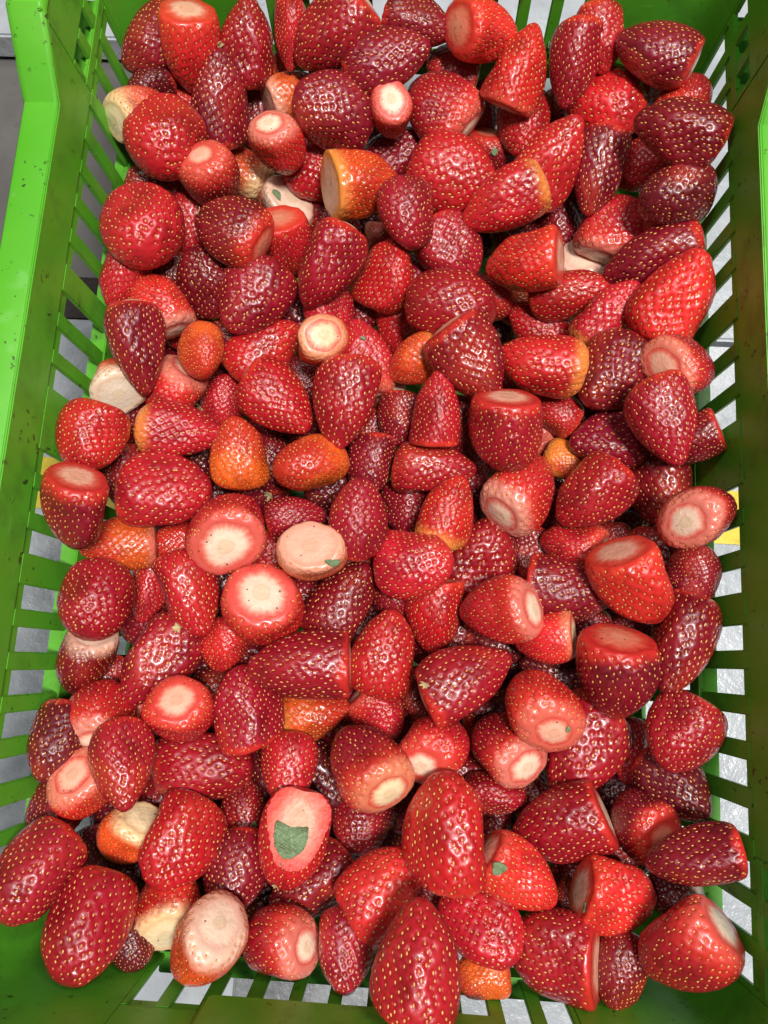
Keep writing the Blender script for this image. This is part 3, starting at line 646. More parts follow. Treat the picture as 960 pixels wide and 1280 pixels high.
 (-0.1467, 0.1564, -0.0209, 0.0355, 0.0531, -0.124, 0.963, 0.241, 'D', 'l', 0.5, 'p', 0.0, 0.9, 0, 1, 5.12, 0.96, 'long dark crimson strawberry just above the dirty cream berry by the wall', 'strawberries heaped in the green crate'),
 (-0.1623, 0.144, -0.0394, 0.0347, 0.0342, 0.319, -0.721, 0.615, 'P', 'w', 0.7, 't', 0.8, 1.0, 1, 1, 3.12, 0.98, 'dirty cream strawberry half hidden behind a dark one at the slotted wall', 'strawberries heaped in the green crate'),
 (-0.1122, 0.1587, -0.0288, 0.03, 0.0316, -0.316, 0.852, -0.417, 'O', 'w', 0.5, 'p', 0.0, 0.9, 0, 0, 5.5, 0.91, 'orange-red strawberry tip upward right of the dirty cream berry by the wall', 'strawberries heaped in the green crate'),
 (-0.1395, 0.1951, -0.0723, 0.0323, 0.0331, 0.399, 0.917, -0.022, 'R', 'w', 0.5, 'p', 0.0, 0.9, 0, 0, 3.89, 0.92, 'half-buried plump red strawberry upper right of the dirty cream berry by the wall', 'strawberries heaped in the green crate'),
 (-0.1337, 0.1424, -0.0534, 0.042, 0.0361, 0.524, 0.703, 0.482, 'R', 'w', 0.6, 'w', 0.4, 0.9, 1, 0, 5.35, 0.88, 'plump red strawberry with white cut showing just above the berry with a dry calyx scrap', 'strawberries heaped in the green crate'),
 (-0.1078, 0.1482, -0.0772, 0.0286, 0.0328, -0.047, -0.832, -0.553, 'R', 'w', 0.5, 'p', 0.0, 0.9, 0, 1, 2.6, 0.93, 'small red strawberry just upper right of the berry with a dry calyx scrap', 'strawberries heaped in the green crate'),
 (-0.118, 0.1136, -0.0333, 0.0347, 0.0498, -0.992, -0.055, 0.11, 'R', 'l', 0.5, 'o', 0.5, 1.0, 0, 1, 0.84, 0.93, 'red strawberry lying level with orange left end and dry calyx scrap', 'strawberries heaped in the green crate'),
 (-0.1639, 0.1203, -0.0559, 0.0304, 0.0361, 0.385, 0.92, -0.079, 'D', 'c', 0.5, 'r', 0.2, 0.9, 0, 2, 1.08, 0.86, 'half-buried dark crimson strawberry just below the dirty cream berry by the wall', 'strawberries heaped in the green crate'),
 (-0.1616, 0.0988, -0.0103, 0.0375, 0.0393, 0.211, 0.977, 0.017, 'R', 'w', 0.5, 'p', 0.15, 0.9, 0, 0, 2.89, 1.0, 'red strawberry just lower left of the dirty cream berry by the wall', 'strawberries heaped in the green crate'),
 (-0.1548, 0.0864, -0.0519, 0.0328, 0.04, -0.128, 0.992, -0.016, 'D', 'c', 0.5, 'p', 0.0, 0.9, 0, 0, 6.22, 0.94, 'dark crimson strawberry just upper right of the flat-topped barrel at the left wall', 'strawberries heaped in the green crate'),
 (-0.1618, 0.0563, -0.0002, 0.0386, 0.0418, 0.244, 0.778, 0.579, 'D', 'w', 0.8, 'p', 0.15, 0.8, 1, 0, 2.63, 0.89, 'dark barrel with flat pale cut on top, against the left wall by the yellow tape', 'strawberries heaped in the green crate'),
 (-0.1241, 0.0775, -0.0322, 0.0429, 0.0508, -0.986, -0.147, 0.074, 'R', 'w', 0.5, 'p', 0.0, 0.9, 0, 2, 3.4, 0.9, 'red strawberry just below the berry with a dry calyx scrap', 'strawberries heaped in the green crate'),
 (-0.0843, 0.1014, -0.0315, 0.0362, 0.0401, -0.013, -0.89, -0.455, 'O', 'c', 0.5, 'o', 0.3, 0.9, 0, 0, 5.44, 0.97, 'orange strawberry standing with its tip pointing to the far end', 'strawberries heaped in the green crate'),
 (-0.0813, 0.1766, -0.0637, 0.04, 0.0513, -0.806, -0.579, -0.124, 'R', 'c', 0.5, 'p', 0.0, 0.9, 0, 1, 2.55, 0.96, 'long red strawberry just left of the small yellowish cut berry', 'strawberries heaped in the green crate'),
 (-0.0637, 0.1328, -0.0296, 0.0375, 0.0477, -0.788, 0.583, 0.201, 'R', 'c', 0.5, 'p', 0.2, 0.9, 0, 2, 0.5, 0.88, 'long red strawberry just upper right of the orange tip-up berry', 'strawberries heaped in the green crate'),
 (-0.1475, 0.219, -0.0544, 0.0304, 0.0323, 0.41, 0.912, 0.014, 'D', 'r', 0.5, 'p', 0.0, 0.9, 0, 1, 3.19, 0.87, 'small dark crimson strawberry just lower right of the large round berry by the wall', 'strawberries heaped in the green crate'),
 (-0.0413, 0.2143, -0.027, 0.0395, 0.0519, 0.445, 0.833, 0.328, 'M', 'c', 0.5, 'p', 0.0, 0.9, 0, 0, 1.38, 0.91, 'long deep red strawberry left of the orange-ended cone', 'strawberries heaped in the green crate'),
 (-0.0085, 0.2218, -0.0459, 0.0401, 0.0422, -0.389, -0.706, -0.591, 'R', 'w', 0.6, 'p', 0.0, 0.9, 0, 1, 3.83, 0.86, 'red strawberry upper right of the small yellowish cut berry', 'strawberries heaped in the green crate'),
 (0.0327, 0.1964, -0.0297, 0.0422, 0.0505, -0.912, 0.128, -0.39, 'M', 'b', 0.5, 'p', 0.0, 0.9, 0, 0, 2.84, 0.98, 'deep red strawberry above the small cream-edged cone', 'strawberries heaped in the green crate'),
 (0.0527, 0.2236, -0.0721, 0.0344, 0.0382, 0.992, 0.111, -0.061, 'R', 'c', 0.5, 'p', 0.0, 0.9, 0, 2, 2.29, 0.98, 'red strawberry left of the white peeking end', 'strawberries heaped in the green crate'),
 (-0.0433, 0.1688, -0.0293, 0.031, 0.0298, 0.27, -0.115, 0.956, 'O', 'w', 0.7, 'c', 0.44, 0.8, 1, 1, 2.55, 0.96, 'small yellowish strawberry with pale cut and tan core facing straight up', 'strawberries heaped in the green crate'),
 (-0.0426, 0.198, -0.0551, 0.0321, 0.0358, -0.062, 0.994, 0.094, 'R', 'w', 0.5, 'p', 0.0, 0.9, 0, 1, 0.96, 0.94, 'red strawberry just above the small yellowish cut berry', 'strawberries heaped in the green crate'),
 (0.0, 0.2007, -0.0793, 0.0336, 0.0364, -0.035, 0.773, 0.634, 'R', 'w', 0.88, 'p', 0.2, 0.8, 1, 0, 4.17, 0.97, 'red strawberry with pinkish cut showing left of the pale orange-ended cone', 'strawberries heaped in the green crate'),
 (-0.017, 0.1668, -0.0422, 0.0338, 0.0458, 0.221, -0.958, -0.186, 'R', 'c', 0.5, 'p', 0.4, 0.9, 1, 2, 2.81, 0.88, 'long red strawberry just right of the small yellowish cut berry', 'strawberries heaped in the green crate'),
 (-0.0262, 0.1297, -0.0248, 0.0389, 0.0524, 0.082, 0.986, 0.142, 'M', 'l', 0.5, 'p', 0.0, 0.9, 0, 2, 5.47, 1.0, 'long deep red strawberry just upper right of the round orange-red berry', 'strawberries heaped in the green crate'),
 (0.0132, 0.1607, -0.0358, 0.0312, 0.0346, 0.858, 0.465, 0.219, 'O', 'c', 0.6, 'o', 0.5, 1.0, 0, 1, 4.23, 0.91, 'orange-red strawberry just upper left of the small cream-edged cone', 'strawberries heaped in the green crate'),
 (0.0447, 0.1563, -0.016, 0.0421, 0.0472, -0.641, 0.691, 0.334, 'D', 'c', 0.7, 'p', 0.1, 0.9, 0, 0, 1.83, 0.96, 'dark crimson strawberry just upper right of the small cream-edged cone', 'strawberries heaped in the green crate'),
 (0.0252, 0.1299, -0.0207, 0.0307, 0.0419, 0.021, -0.928, -0.373, 'R', 'l', 0.88, 'c', 0.25, 0.8, 0, 0, 4.34, 0.93, 'small red cone standing tip up on a cream-edged base in the middle', 'strawberries heaped in the green crate'),
 (0.0056, 0.1305, -0.0484, 0.0296, 0.0323, -0.054, 0.998, -0.036, 'D', 'c', 0.5, 'p', 0.0, 0.9, 0, 1, 6.08, 0.88, 'dark crimson strawberry just left of the small cream-edged cone', 'strawberries heaped in the green crate'),
 (-0.0031, 0.1491, -0.0665, 0.0225, 0.0229, -0.009, 0.509, 0.861, 'P', 'r', 0.8, 't', 1.0, 1.0, 1, 0, 1.0, 0.99, 'half-buried small pale pinkish strawberry lower right of the small yellowish cut berry', 'strawberries heaped in the green crate'),
 (-0.0469, 0.0952, -0.0319, 0.039, 0.0399, 0.565, 0.4, -0.721, 'O', 'w', 0.5, 'o', 0.1, 0.9, 0, 1, 2.08, 0.88, 'round orange-red strawberry without visible cut, right of the orange tip-up one', 'strawberries heaped in the green crate'),
 (-0.0112, 0.0997, -0.0498, 0.0324, 0.0396, 0.113, 0.992, 0.063, 'D', 'l', 0.5, 'p', 0.1, 0.9, 0, 1, 2.51, 0.88, 'dark crimson strawberry just right of the round orange-red berry', 'strawberries heaped in the green crate'),
 (-0.0135, 0.1238, -0.0656, 0.0286, 0.0325, 0.441, 0.896, 0.055, 'D', 'w', 0.5, 'p', 0.0, 0.9, 0, 0, 2.46, 0.94, 'half-buried small dark crimson strawberry just lower left of the small cream-edged cone', 'strawberries heaped in the green crate'),
 (0.0271, 0.1002, -0.0425, 0.0348, 0.0471, -0.973, 0.041, -0.228, 'M', 'l', 0.5, 'p', 0.0, 0.9, 0, 1, 5.65, 0.99, 'long deep red strawberry just above the leaning orange cone', 'strawberries heaped in the green crate'),
 (-0.0144, 0.0665, -0.0219, 0.0375, 0.0427, 0.02, -0.84, -0.542, 'M', 'c', 0.5, 'p', 0.0, 0.9, 0, 2, 5.02, 0.93, 'deep red strawberry just upper right of the pale cut berry with a leaf flake', 'strawberries heaped in the green crate'),
 (0.0357, 0.0741, -0.036, 0.0329, 0.0423, -0.321, -0.904, -0.284, 'B', 'c', 0.5, 'o', 0.75, 1.0, 0, 1, 2.5, 0.92, 'orange cone leaning tip up, paler orange at its lower end', 'strawberries heaped in the green crate'),
 (-0.0509, 0.068, -0.0444, 0.0297, 0.0341, -0.95, -0.314, 0.001, 'M', 'c', 0.6, 'p', 0.1, 0.9, 0, 0, 5.02, 0.89, 'deep red strawberry just above the pale cut berry with a leaf flake', 'strawberries heaped in the green crate'),
 (0.0641, 0.1158, -0.0207, 0.0408, 0.0424, 0.001, 0.796, 0.606, 'M', 'r', 0.8, 'p', 0.1, 0.8, 1, 0, 2.93, 0.96, 'deep red barrel with flat pink cut on top, in the middle of the right half', 'strawberries heaped in the green crate'),
 (0.08, 0.0911, -0.044, 0.042, 0.0478, -0.621, -0.707, 0.338, 'R', 'c', 0.6, 'w', 0.45, 0.9, 1, 0, 2.29, 0.95, 'red strawberry with big white cut facing lower left, above a pointed dark red one', 'strawberries heaped in the green crate'),
 (0.0125, 0.0797, -0.065, 0.0321, 0.0347, -0.051, 0.987, -0.152, 'D', 'c', 0.5, 'p', 0.0, 0.9, 0, 0, 0.07, 0.94, 'half-buried dark crimson strawberry just left of the leaning orange cone', 'strawberries heaped in the green crate'),
 (0.0397, 0.13, -0.0534, 0.0309, 0.0354, -0.048, 0.99, 0.13, 'D', 'w', 0.5, 'p', 0.0, 0.9, 0, 1, 5.44, 0.92, 'half-buried dark crimson strawberry just lower right of the small cream-edged cone', 'strawberries heaped in the green crate'),
 (-0.057, 0.1608, -0.0743, 0.0285, 0.0316, -0.076, 0.997, 0.012, 'D', 'w', 0.5, 'p', 0.0, 0.9, 0, 2, 0.11, 0.86, 'half-buried small dark crimson strawberry just below the small yellowish cut berry', 'strawberries heaped in the green crate'),
 (0.1082, 0.2188, -0.0544, 0.0351, 0.0504, -0.946, -0.048, -0.321, 'R', 'c', 0.5, 'p', 0.0, 0.9, 0, 1, 1.42, 0.87, 'long red strawberry just below the white peeking end', 'strawberries heaped in the green crate'),
 (0.1269, 0.2001, -0.0416, 0.0359, 0.0458, -0.445, -0.701, -0.557, 'R', 'c', 0.5, 'o', 0.5, 1.0, 0, 0, 2.35, 0.91, 'long red strawberry just lower right of the white peeking end', 'strawberries heaped in the green crate'),
 (0.1581, 0.201, -0.0194, 0.0458, 0.0553, -0.334, -0.73, -0.597, 'B', 'c', 0.5, 'p', 0.15, 0.9, 0, 1, 5.57, 0.91, 'biggest pinkish red cone against the right wall, tip towards the far end', 'strawberries heaped in the green crate'),
 (0.1595, 0.1615, -0.0164, 0.038, 0.0345, -0.745, -0.393, 0.539, 'M', 'w', 0.6, 'p', 0.45, 0.9, 1, 0, 3.63, 0.86, 'dark red strawberry below the biggest pinkish cone, round pink-white cut facing up', 'strawberries heaped in the green crate'),
 (0.0824, 0.159, -0.0227, 0.0398, 0.0487, 0.978, -0.208, 0.033, 'B', 'c', 0.5, 'o', 0.5, 1.0, 0, 1, 1.99, 0.91, 'red cone with wide pale orange end to the right, tip left', 'strawberries heaped in the green crate'),
 (0.1251, 0.1573, -0.0338, 0.0455, 0.0488, 0.595, 0.8, -0.083, 'D', 'c', 0.5, 'p', 0.0, 0.9, 0, 0, 3.48, 0.95, 'large dark crimson strawberry just right of the pale orange-ended cone', 'strawberries heaped in the green crate'),
 (0.0903, 0.2064, -0.0789, 0.0367, 0.0445, 0.907, -0.342, -0.247, 'R', 'c', 0.5, 'p', 0.0, 0.9, 0, 2, 6.01, 0.91, 'red strawberry just above the pale orange-ended cone', 'strawberries heaped in the green crate'),
 (0.0754, 0.2252, -0.0893, 0.024, 0.0256, -0.039, 0.994, 0.101, 'O', 'w', 0.5, 'p', 0.0, 0.9, 0, 1, 2.78, 0.89, 'half-buried small orange-red strawberry just upper left of the pale orange-ended cone', 'strawberries heaped in the green crate'),
 (0.0959, 0.1402, -0.0496, 0.0265, 0.0294, 0.904, -0.397, -0.159, 'R', 'c', 0.5, 'p', 0.0, 0.9, 0, 2, 4.68, 0.99, 'small red strawberry just below the pale orange-ended cone', 'strawberries heaped in the green crate'),
 (0.1466, 0.1217, -0.0046, 0.0364, 0.0482, -0.316, 0.948, 0.022, 'M', 'l', 0.5, 'o', 0.3, 0.9, 0, 2, 5.76, 0.88, 'long deep red strawberry just below the cut berry below the biggest cone', 'strawberries heaped in the green crate'),
 (0.1611, 0.1154, -0.0137, 0.0277, 0.0336, 0.84, 0.298, 0.453, 'D', 'c', 0.8, 'p', 0.2, 0.8, 0, 0, 1.25, 0.92, 'dark crimson strawberry above the dark tan-cored berry', 'strawberries heaped in the green crate'),
 (0.1267, 0.1239, -0.0445, 0.038, 0.0465, 0.991, 0.101, -0.085, 'D', 'c', 0.5, 'p', 0.0, 0.9, 0, 2, 2.75, 0.93, 'dark crimson strawberry lower right of the pale orange-ended cone', 'strawberries heaped in the green crate'),
 (0.1052, 0.1123, -0.0569, 0.0235, 0.0267, -0.834, 0.51, -0.209, 'Y', 'c', 0.5, 'o', 0.5, 1.0, 0, 2, 0.44, 0.95, 'half-buried small yellow-orange strawberry just upper right of the white-cut berry', 'strawberries heaped in the green crate'),
 (0.1145, 0.0853, -0.0312, 0.0401, 0.0444, 0.643, 0.759, 0.105, 'M', 'c', 0.5, 'p', 0.0, 0.9, 0, 0, 1.56, 0.96, 'deep red strawberry just right of the white-cut berry', 'strawberries heaped in the green crate'),
 (0.159, 0.0942, -0.0533, 0.0381, 0.0504, -0.155, 0.987, -0.04, 'D', 'l', 0.5, 'p', 0.0, 0.9, 0, 2, 2.55, 0.9, 'long dark crimson strawberry just upper left of the dark tan-cored berry', 'strawberries heaped in the green crate'),
 (0.1612, 0.07, 0.0016, 0.0375, 0.0349, -0.642, -0.297, 0.707, 'D', 'w', 0.6, 'w', 0.4, 0.9, 1, 1, 1.73, 0.86, 'dark strawberry with round white tan-cored cut, against the long wall beside the yellow tape', 'strawberries heaped in the green crate'),
 (0.0898, 0.1257, -0.07, 0.0254, 0.0266, -0.09, 0.896, 0.435, 'P', 'w', 0.5, 'p', 0.5, 1.0, 1, 0, 0.13, 0.97, 'half-buried small pale pinkish strawberry just right of the flat-topped deep red barrel', 'strawberries heaped in the green crate'),
 (-0.1521, 0.0468, -0.0418, 0.0325, 0.0412, 0.943, 0.162, -0.29, 'O', 'c', 0.8, 'w', 0.4, 0.8, 0, 0, 6.12, 0.89, 'long orange-red strawberry just lower right of the flat-topped barrel at the left wall', 'strawberries heaped in the green crate'),
 (-0.1275, 0.0508, -0.0633, 0.0268, 0.0288, 0.897, 0.286, -0.338, 'B', 'c', 0.5, 'p', 0.0, 0.9, 0, 0, 3.68, 0.9, 'small bright red strawberry just above the tip-down cone with a dry sepal', 'strawberries heaped in the green crate'),
 (-0.0855, 0.0582, -0.0279, 0.0477, 0.0426, 0.146, -0.63, 0.763, 'R', 'w', 0.7, 'w', 0.35, 0.9, 1, 0, 0.65, 0.91, 'large red strawberry with broad pale cut up, just left of the dried calyx crumb', 'strawberries heaped in the green crate'),
 (-0.1525, 0.0113, -0.026, 0.0411, 0.0426, -0.141, 0.872, -0.469, 'M', 'r', 0.5, 'p', 0.0, 0.9, 0, 0, 1.41, 0.99, 'plump deep red strawberry below the flat-topped barrel at the left wall', 'strawberries heaped in the green crate'),
 (-0.1372, 0.0214, -0.063, 0.0265, 0.037, 0.053, 0.998, -0.039, 'R', 'c', 0.5, 'p', 0.0, 0.9, 0, 0, 1.7, 0.96, 'small red strawberry just left of the tip-down cone with a dry sepal', 'strawberries heaped in the green crate'),
 (-0.1049, 0.0196, -0.0331, 0.0389, 0.0495, -0.368, 0.93, -0.009, 'R', 'c', 0.5, 'o', 0.15, 0.9, 0, 2, 1.86, 0.91, 'red cone with tip down and orange shoulder, a dry sepal at its tip', 'strawberries heaped in the green crate'),
 (-0.1629, -0.0205, -0.0439, 0.0337, 0.0403, 0.322, 0.813, 0.485, 'D', 'w', 0.7, 'w', 0.5, 1.0, 1, 1, 4.97, 0.95, 'dark crimson strawberry with white cut showing left of the large round-cut berry', 'strawberries heaped in the green crate'),
 (-0.1215, -0.0197, -0.0438, 0.0402, 0.0526, 0.468, 0.845, -0.258, 'M', 'c', 0.5, 'p', 0.0, 0.9, 0, 0, 1.14, 0.97, 'long deep red strawberry just above the reddish disc-cut berry', 'strawberries heaped in the green crate'),
 (-0.1495, -0.0477, -0.0392, 0.0375, 0.0367, 0.26, -0.759, 0.597, 'R', 'r', 0.6, 'w', 0.45, 0.9, 1, 1, 5.63, 0.97, 'red strawberry with white cut facing the near end, above a seeded one on the left', 'strawberries heaped in the green crate'),
 (-0.1651, -0.0635, -0.0275, 0.0327, 0.0405, 0.048, 0.907, -0.419, 'K', 'c', 0.5, 'p', 0.0, 0.9, 0, 1, 0.84, 0.98, 'half-buried very dark maroon strawberry above the berry at the photo edge', 'strawberries heaped in the green crate'),
 (-0.104, -0.045, -0.0338, 0.037, 0.0344, 0.133, 0.46, 0.878, 'R', 'r', 0.6, 'p', 0.25, 0.9, 1, 1, 3.62, 0.96, 'round strawberry with reddish-pink cut disc facing straight up in the lower left', 'strawberries heaped in the green crate'),
 (-0.124, -0.0718, -0.0153, 0.0358, 0.0439, -0.371, 0.839, -0.398, 'M', 'l', 0.5, 'p', 0.0, 0.9, 0, 1, 2.16, 0.94, 'deep red strawberry lower left of the reddish disc-cut berry', 'strawberries heaped in the green crate'),
 (-0.0925, -0.0716, -0.0526, 0.04, 0.0541, -0.989, -0.121, 0.08, 'M', 'b', 0.5, 'p', 0.1, 0.9, 0, 1, 4.45, 0.99, 'long deep red strawberry just lower right of the reddish disc-cut berry', 'strawberries heaped in the green crate'),
 (-0.0687, -0.0379, -0.0386, 0.0383, 0.0426, 0.222, -0.955, -0.196, 'M', 'w', 0.7, 'p', 0.15, 0.9, 0, 1, 2.43, 0.91, 'deep red strawberry just lower left of the level cone pointing left', 'strawberries heaped in the green crate'),
 (-0.0862, -0.0068, -0.0475, 0.0291, 0.0297, -0.129, 0.982, -0.139, 'B', 'w', 0.5, 'p', 0.0, 0.9, 0, 2, 2.48, 0.97, 'plump bright red strawberry just lower left of the large round-cut berry', 'strawberries heaped in the green crate'),
 (-0.0639, 0.0135, -0.0307, 0.046, 0.0393, 0.141, 0.353, 0.925, 'B', 'r', 0.7, 'w', 0.3, 0.9, 1, 0, 2.83, 0.93, 'large bright red strawberry, round pale cut facing straight up, below the leaf-flaked pale one', 'strawberries heaped in the green crate'),
 (-0.0729, 0.0387, -0.0555, 0.0362, 0.0374, -0.098, 0.994, -0.048, 'R', 'w', 0.5, 'p', 0.1, 0.9, 0, 2, 5.51, 0.88, 'half-buried plump red strawberry just above the large round-cut berry', 'strawberries heaped in the green crate'),
 (-0.1315, -0.0465, -0.0589, 0.0226, 0.0237, -0.074, 0.989, 0.129, 'P', 'w', 0.5, 'p', 0.4, 0.9, 1, 1, 3.95, 0.88, 'half-buried small pale pinkish strawberry just left of the reddish disc-cut berry', 'strawberries heaped in the green crate'),
 (-0.1541, -0.034, -0.0657, 0.0291, 0.0308, 0.251, 0.874, -0.415, 'D', 'r', 0.5, 'p', 0.0, 0.9, 0, 2, 3.48, 0.99, 'half-buried dark crimson strawberry just upper left of the reddish disc-cut berry', 'strawberries heaped in the green crate'),
 (-0.0373, 0.0417, -0.0217, 0.0362, 0.032, 0.024, 0.276, 0.961, 'P', 'w', 0.8, 'p', 0.6, 1.0, 1, 0, 3.3, 0.91, 'pale pinkish strawberry, wide pale cut facing up with a small green leaf flake', 'strawberries heaped in the green crate'),
 (-0.0205, 0.0214, -0.0421, 0.0376, 0.0493, -0.527, -0.828, -0.191, 'D', 'c', 0.5, 'p', 0.0, 0.9, 0, 1, 3.82, 0.93, 'long dark crimson strawberry just lower right of the pale cut berry with a leaf flake', 'strawberries heaped in the green crate'),
 (0.0191, 0.0436, -0.0328, 0.0389, 0.0432, -0.937, 0.029, -0.347, 'R', 'w', 0.5, 'p', 0.1, 0.9, 0, 0, 3.16, 0.91, 'red strawberry just lower left of the leaning orange cone', 'strawberries heaped in the green crate'),
 (0.0301, 0.0155, -0.0521, 0.0333, 0.0409, 0.051, 0.971, 0.233, 'R', 'c', 0.88, 'p', 0.15, 0.8, 1, 1, 2.9, 0.93, 'red strawberry just left of the red berry with a pale right end', 'strawberries heaped in the green crate'),
 (-0.041, -0.0153, -0.0288, 0.0386, 0.0539, 0.996, 0.079, -0.032, 'M', 'c', 0.88, 'p', 0.1, 0.8, 0, 0, 1.59, 0.99, 'deep red cone lying level, tip left, cut end right with a pale rim', 'strawberries heaped in the green crate'),
 (0.0053, -0.0057, -0.0357, 0.0402, 0.0461, -0.282, -0.907, -0.313, 'R', 'c', 0.5, 'p', 0.0, 0.9, 0, 0, 5.45, 0.94, 'red strawberry right of the level cone pointing left', 'strawberries heaped in the green crate'),
 (0.0495, -0.0158, -0.031, 0.0385, 0.0512, -0.865, -0.495, 0.077, 'M', 'l', 0.7, 'w', 0.05, 0.8, 0, 1, 1.03, 0.99, 'deep red cone pointing right, thin white cut edge with dry sepal on its left', 'strawberries heaped in the green crate'),
 (0.0633, 0.0189, -0.0305, 0.0372, 0.0432, 0.84, 0.059, 0.54, 'R', 'c', 0.6, 'w', 0.4, 0.9, 1, 1, 3.57, 0.96, 'red strawberry with pale right end, beside the small bright pale-ended one', 'strawberries heaped in the green crate'),
 (0.0597, 0.0534, -0.0626, 0.0446, 0.051, -0.428, -0.825, -0.369, 'M', 'c', 0.5, 'p', 0.0, 0.9, 0, 2, 2.82, 0.95, 'deep red strawberry just lower right of the leaning orange cone', 'strawberries heaped in the green crate'),
 (-0.034, -0.0435, -0.0668, 0.0327, 0.0406, -0.942, -0.336, -0.012, 'O', 'l', 0.5, 'o', 0.5, 1.0, 0, 0, 0.13, 0.95, 'orange-red strawberry just below the level cone pointing left', 'strawberries heaped in the green crate'),
 (0.0027, -0.0389, -0.072, 0.032, 0.0335, -0.78, 0.595, 0.195, 'R', 'r', 0.7, 'w', 0.3, 0.8, 1, 0, 5.69, 0.9, 'red strawberry just above the dark cream-cut berry', 'strawberries heaped in the green crate'),
 (-0.0019, -0.0619, -0.0305, 0.0396, 0.0461, 0.565, -0.53, 0.632, 'D', 'c', 0.6, 'c', 0.4, 0.9, 1, 1, 6.19, 0.99, 'dark strawberry with cream cut and tan core facing lower right', 'strawberries heaped in the green crate'),
 (0.0336, -0.0514, -0.0409, 0.0388, 0.0396, -0.339, -0.522, 0.783, 'R', 'w', 0.5, 'w', 0.25, 0.9, 1, 2, 1.0, 0.88, 'plump red strawberry with white cut showing just right of the dark cream-cut berry', 'strawberries heaped in the green crate'),
 (0.071, -0.052, -0.0448, 0.04, 0.0389, 0.527, -0.392, 0.754, 'M', 'r', 0.6, 'w', 0.4, 0.9, 1, 0, 2.27, 0.88, 'deep red strawberry with white cut showing upper right of the very large tip-up berry', 'strawberries heaped in the green crate'),
 (-0.0462, -0.0735, -0.0487, 0.0329, 0.0411, -0.09, 0.95, -0.3, 'R', 'l', 0.5, 'p', 0.2, 0.9, 0, 0, 0.12, 0.99, 'red strawberry just above the sliced berry under the leaf scrap', 'strawberries heaped in the green crate'),
 (0.0234, -0.0276, -0.0783, 0.0275, 0.0293, -0.041, 0.926, -0.376, 'D', 'w', 0.5, 'p', 0.0, 0.9, 0, 1, 3.93, 0.92, 'half-buried small dark crimson strawberry just left of the cone with a thin white edge', 'strawberries heaped in the green crate'),
 (0.0059, 0.026, -0.0623, 0.0302, 0.03, -0.043, 0.907, 0.418, 'D', 'w', 0.7, 'p', 0.2, 0.9, 1, 1, 5.06, 0.91, 'half-buried plump dark crimson strawberry upper left of the cone with a thin white edge', 'strawberries heaped in the green crate'),
 (-0.0195, 0.046, -0.0532, 0.0239, 0.026, 0.966, 0.087, -0.243, 'D', 'c', 0.5, 'p', 0.1, 0.9, 0, 1, 0.61, 0.9, 'half-buried dark crimson strawberry just right of the pale cut berry with a leaf flake', 'strawberries heaped in the green crate'),
 (0.1327, 0.0342, -0.0163, 0.0431, 0.0451, -0.481, 0.76, 0.437, 'B', 'w', 0.8, 'p', 0.2, 0.8, 1, 0, 1.94, 0.91, 'bright red strawberry with oval pinkish cut tilted to the upper left, near the right wall', 'strawberries heaped in the green crate'),
 (0.1057, 0.033, -0.0409, 0.0401, 0.0453, -0.976, 0.158, -0.151, 'D', 'c', 0.88, 'p', 0.25, 0.8, 0, 1, 2.09, 0.91, 'dark crimson strawberry just left of the bright oval-cut berry', 'strawberries heaped in the green crate'),
 (0.0903, 0.0057, -0.036, 0.028, 0.0321, 0.902, 0.212, 0.376, 'B', 'c', 0.8, 'c', 0.4, 0.8, 1, 1, 0.08, 0.86, 'bright red strawberry just lower right of the red berry with a pale right end', 'strawberries heaped in the green crate'),
 (0.0892, -0.0274, -0.0287, 0.0416, 0.0412, 0.14, -0.611, 0.779, 'R', 'w', 0.5, 'p', 0.4, 0.9, 1, 0, 5.44, 0.95, 'round red strawberry with small pale cut low on it and a green crumb', 'strawberries heaped in the green crate'),
 (0.127, -0.0125, -0.025, 0.0431, 0.0468, -0.099, 0.867, 0.488, 'D', 'c', 0.8, 'r', 0.15, 0.8, 1, 1, 6.01, 0.89, 'dark red strawberry with flat reddish-pink cut on top, below the bright oval-cut one', 'strawberries heaped in the green crate'),
 (0.1584, 0.0071, -0.0224, 0.0377, 0.0551, 0.344, 0.938, -0.024, 'D', 'c', 0.5, 'p', 0.0, 0.9, 0, 2, 1.52, 0.93, 'long dark crimson strawberry just lower right of the bright oval-cut berry', 'strawberries heaped in the green crate'),
 (0.1591, 0.055, -0.0564, 0.0357, 0.0379, -0.735, 0.522, -0.433, 'D', 'w', 0.5, 'p', 0.0, 0.9, 0, 2, 5.01, 0.89, 'dark crimson strawberry just upper right of the bright oval-cut berry', 'strawberries heaped in the green crate'),
 (0.1669, 0.0467, -0.0205, 0.0282, 0.0279, -0.231, -0.889, -0.396, 'D', 'r', 0.5, 'p', 0.0, 0.9, 0, 1, 0.29, 0.9, 'half-buried plump dark crimson strawberry just below the dark tan-cored berry', 'strawberries heaped in the green crate'),
 (0.1371, 0.066, -0.0749, 0.0229, 0.0252, 0.046, 0.982, -0.184, 'R', 'w', 0.5, 'p', 0.0, 0.9, 0, 2, 5.68, 0.94, 'small red strawberry just upper left of the bright oval-cut berry', 'strawberries heaped in the green crate'),
 (0.1078, 0.0617, -0.0525, 0.0327, 0.036, 0.909, -0.19, 0.372, 'R', 'c', 0.6, 'w', 0.3, 0.9, 1, 1, 5.67, 0.91, 'red strawberry just lower right of the white-cut berry', 'strawberries heaped in the green crate'),
 (0.0865, 0.0556, -0.0702, 0.0268, 0.0374, 0.153, 0.988, -0.011, 'D', 'c', 0.5, 'p', 0.0, 0.9, 0, 2, 2.82, 0.88, 'small dark crimson strawberry just upper right of the red berry with a pale right end', 'strawberries heaped in the green crate'),
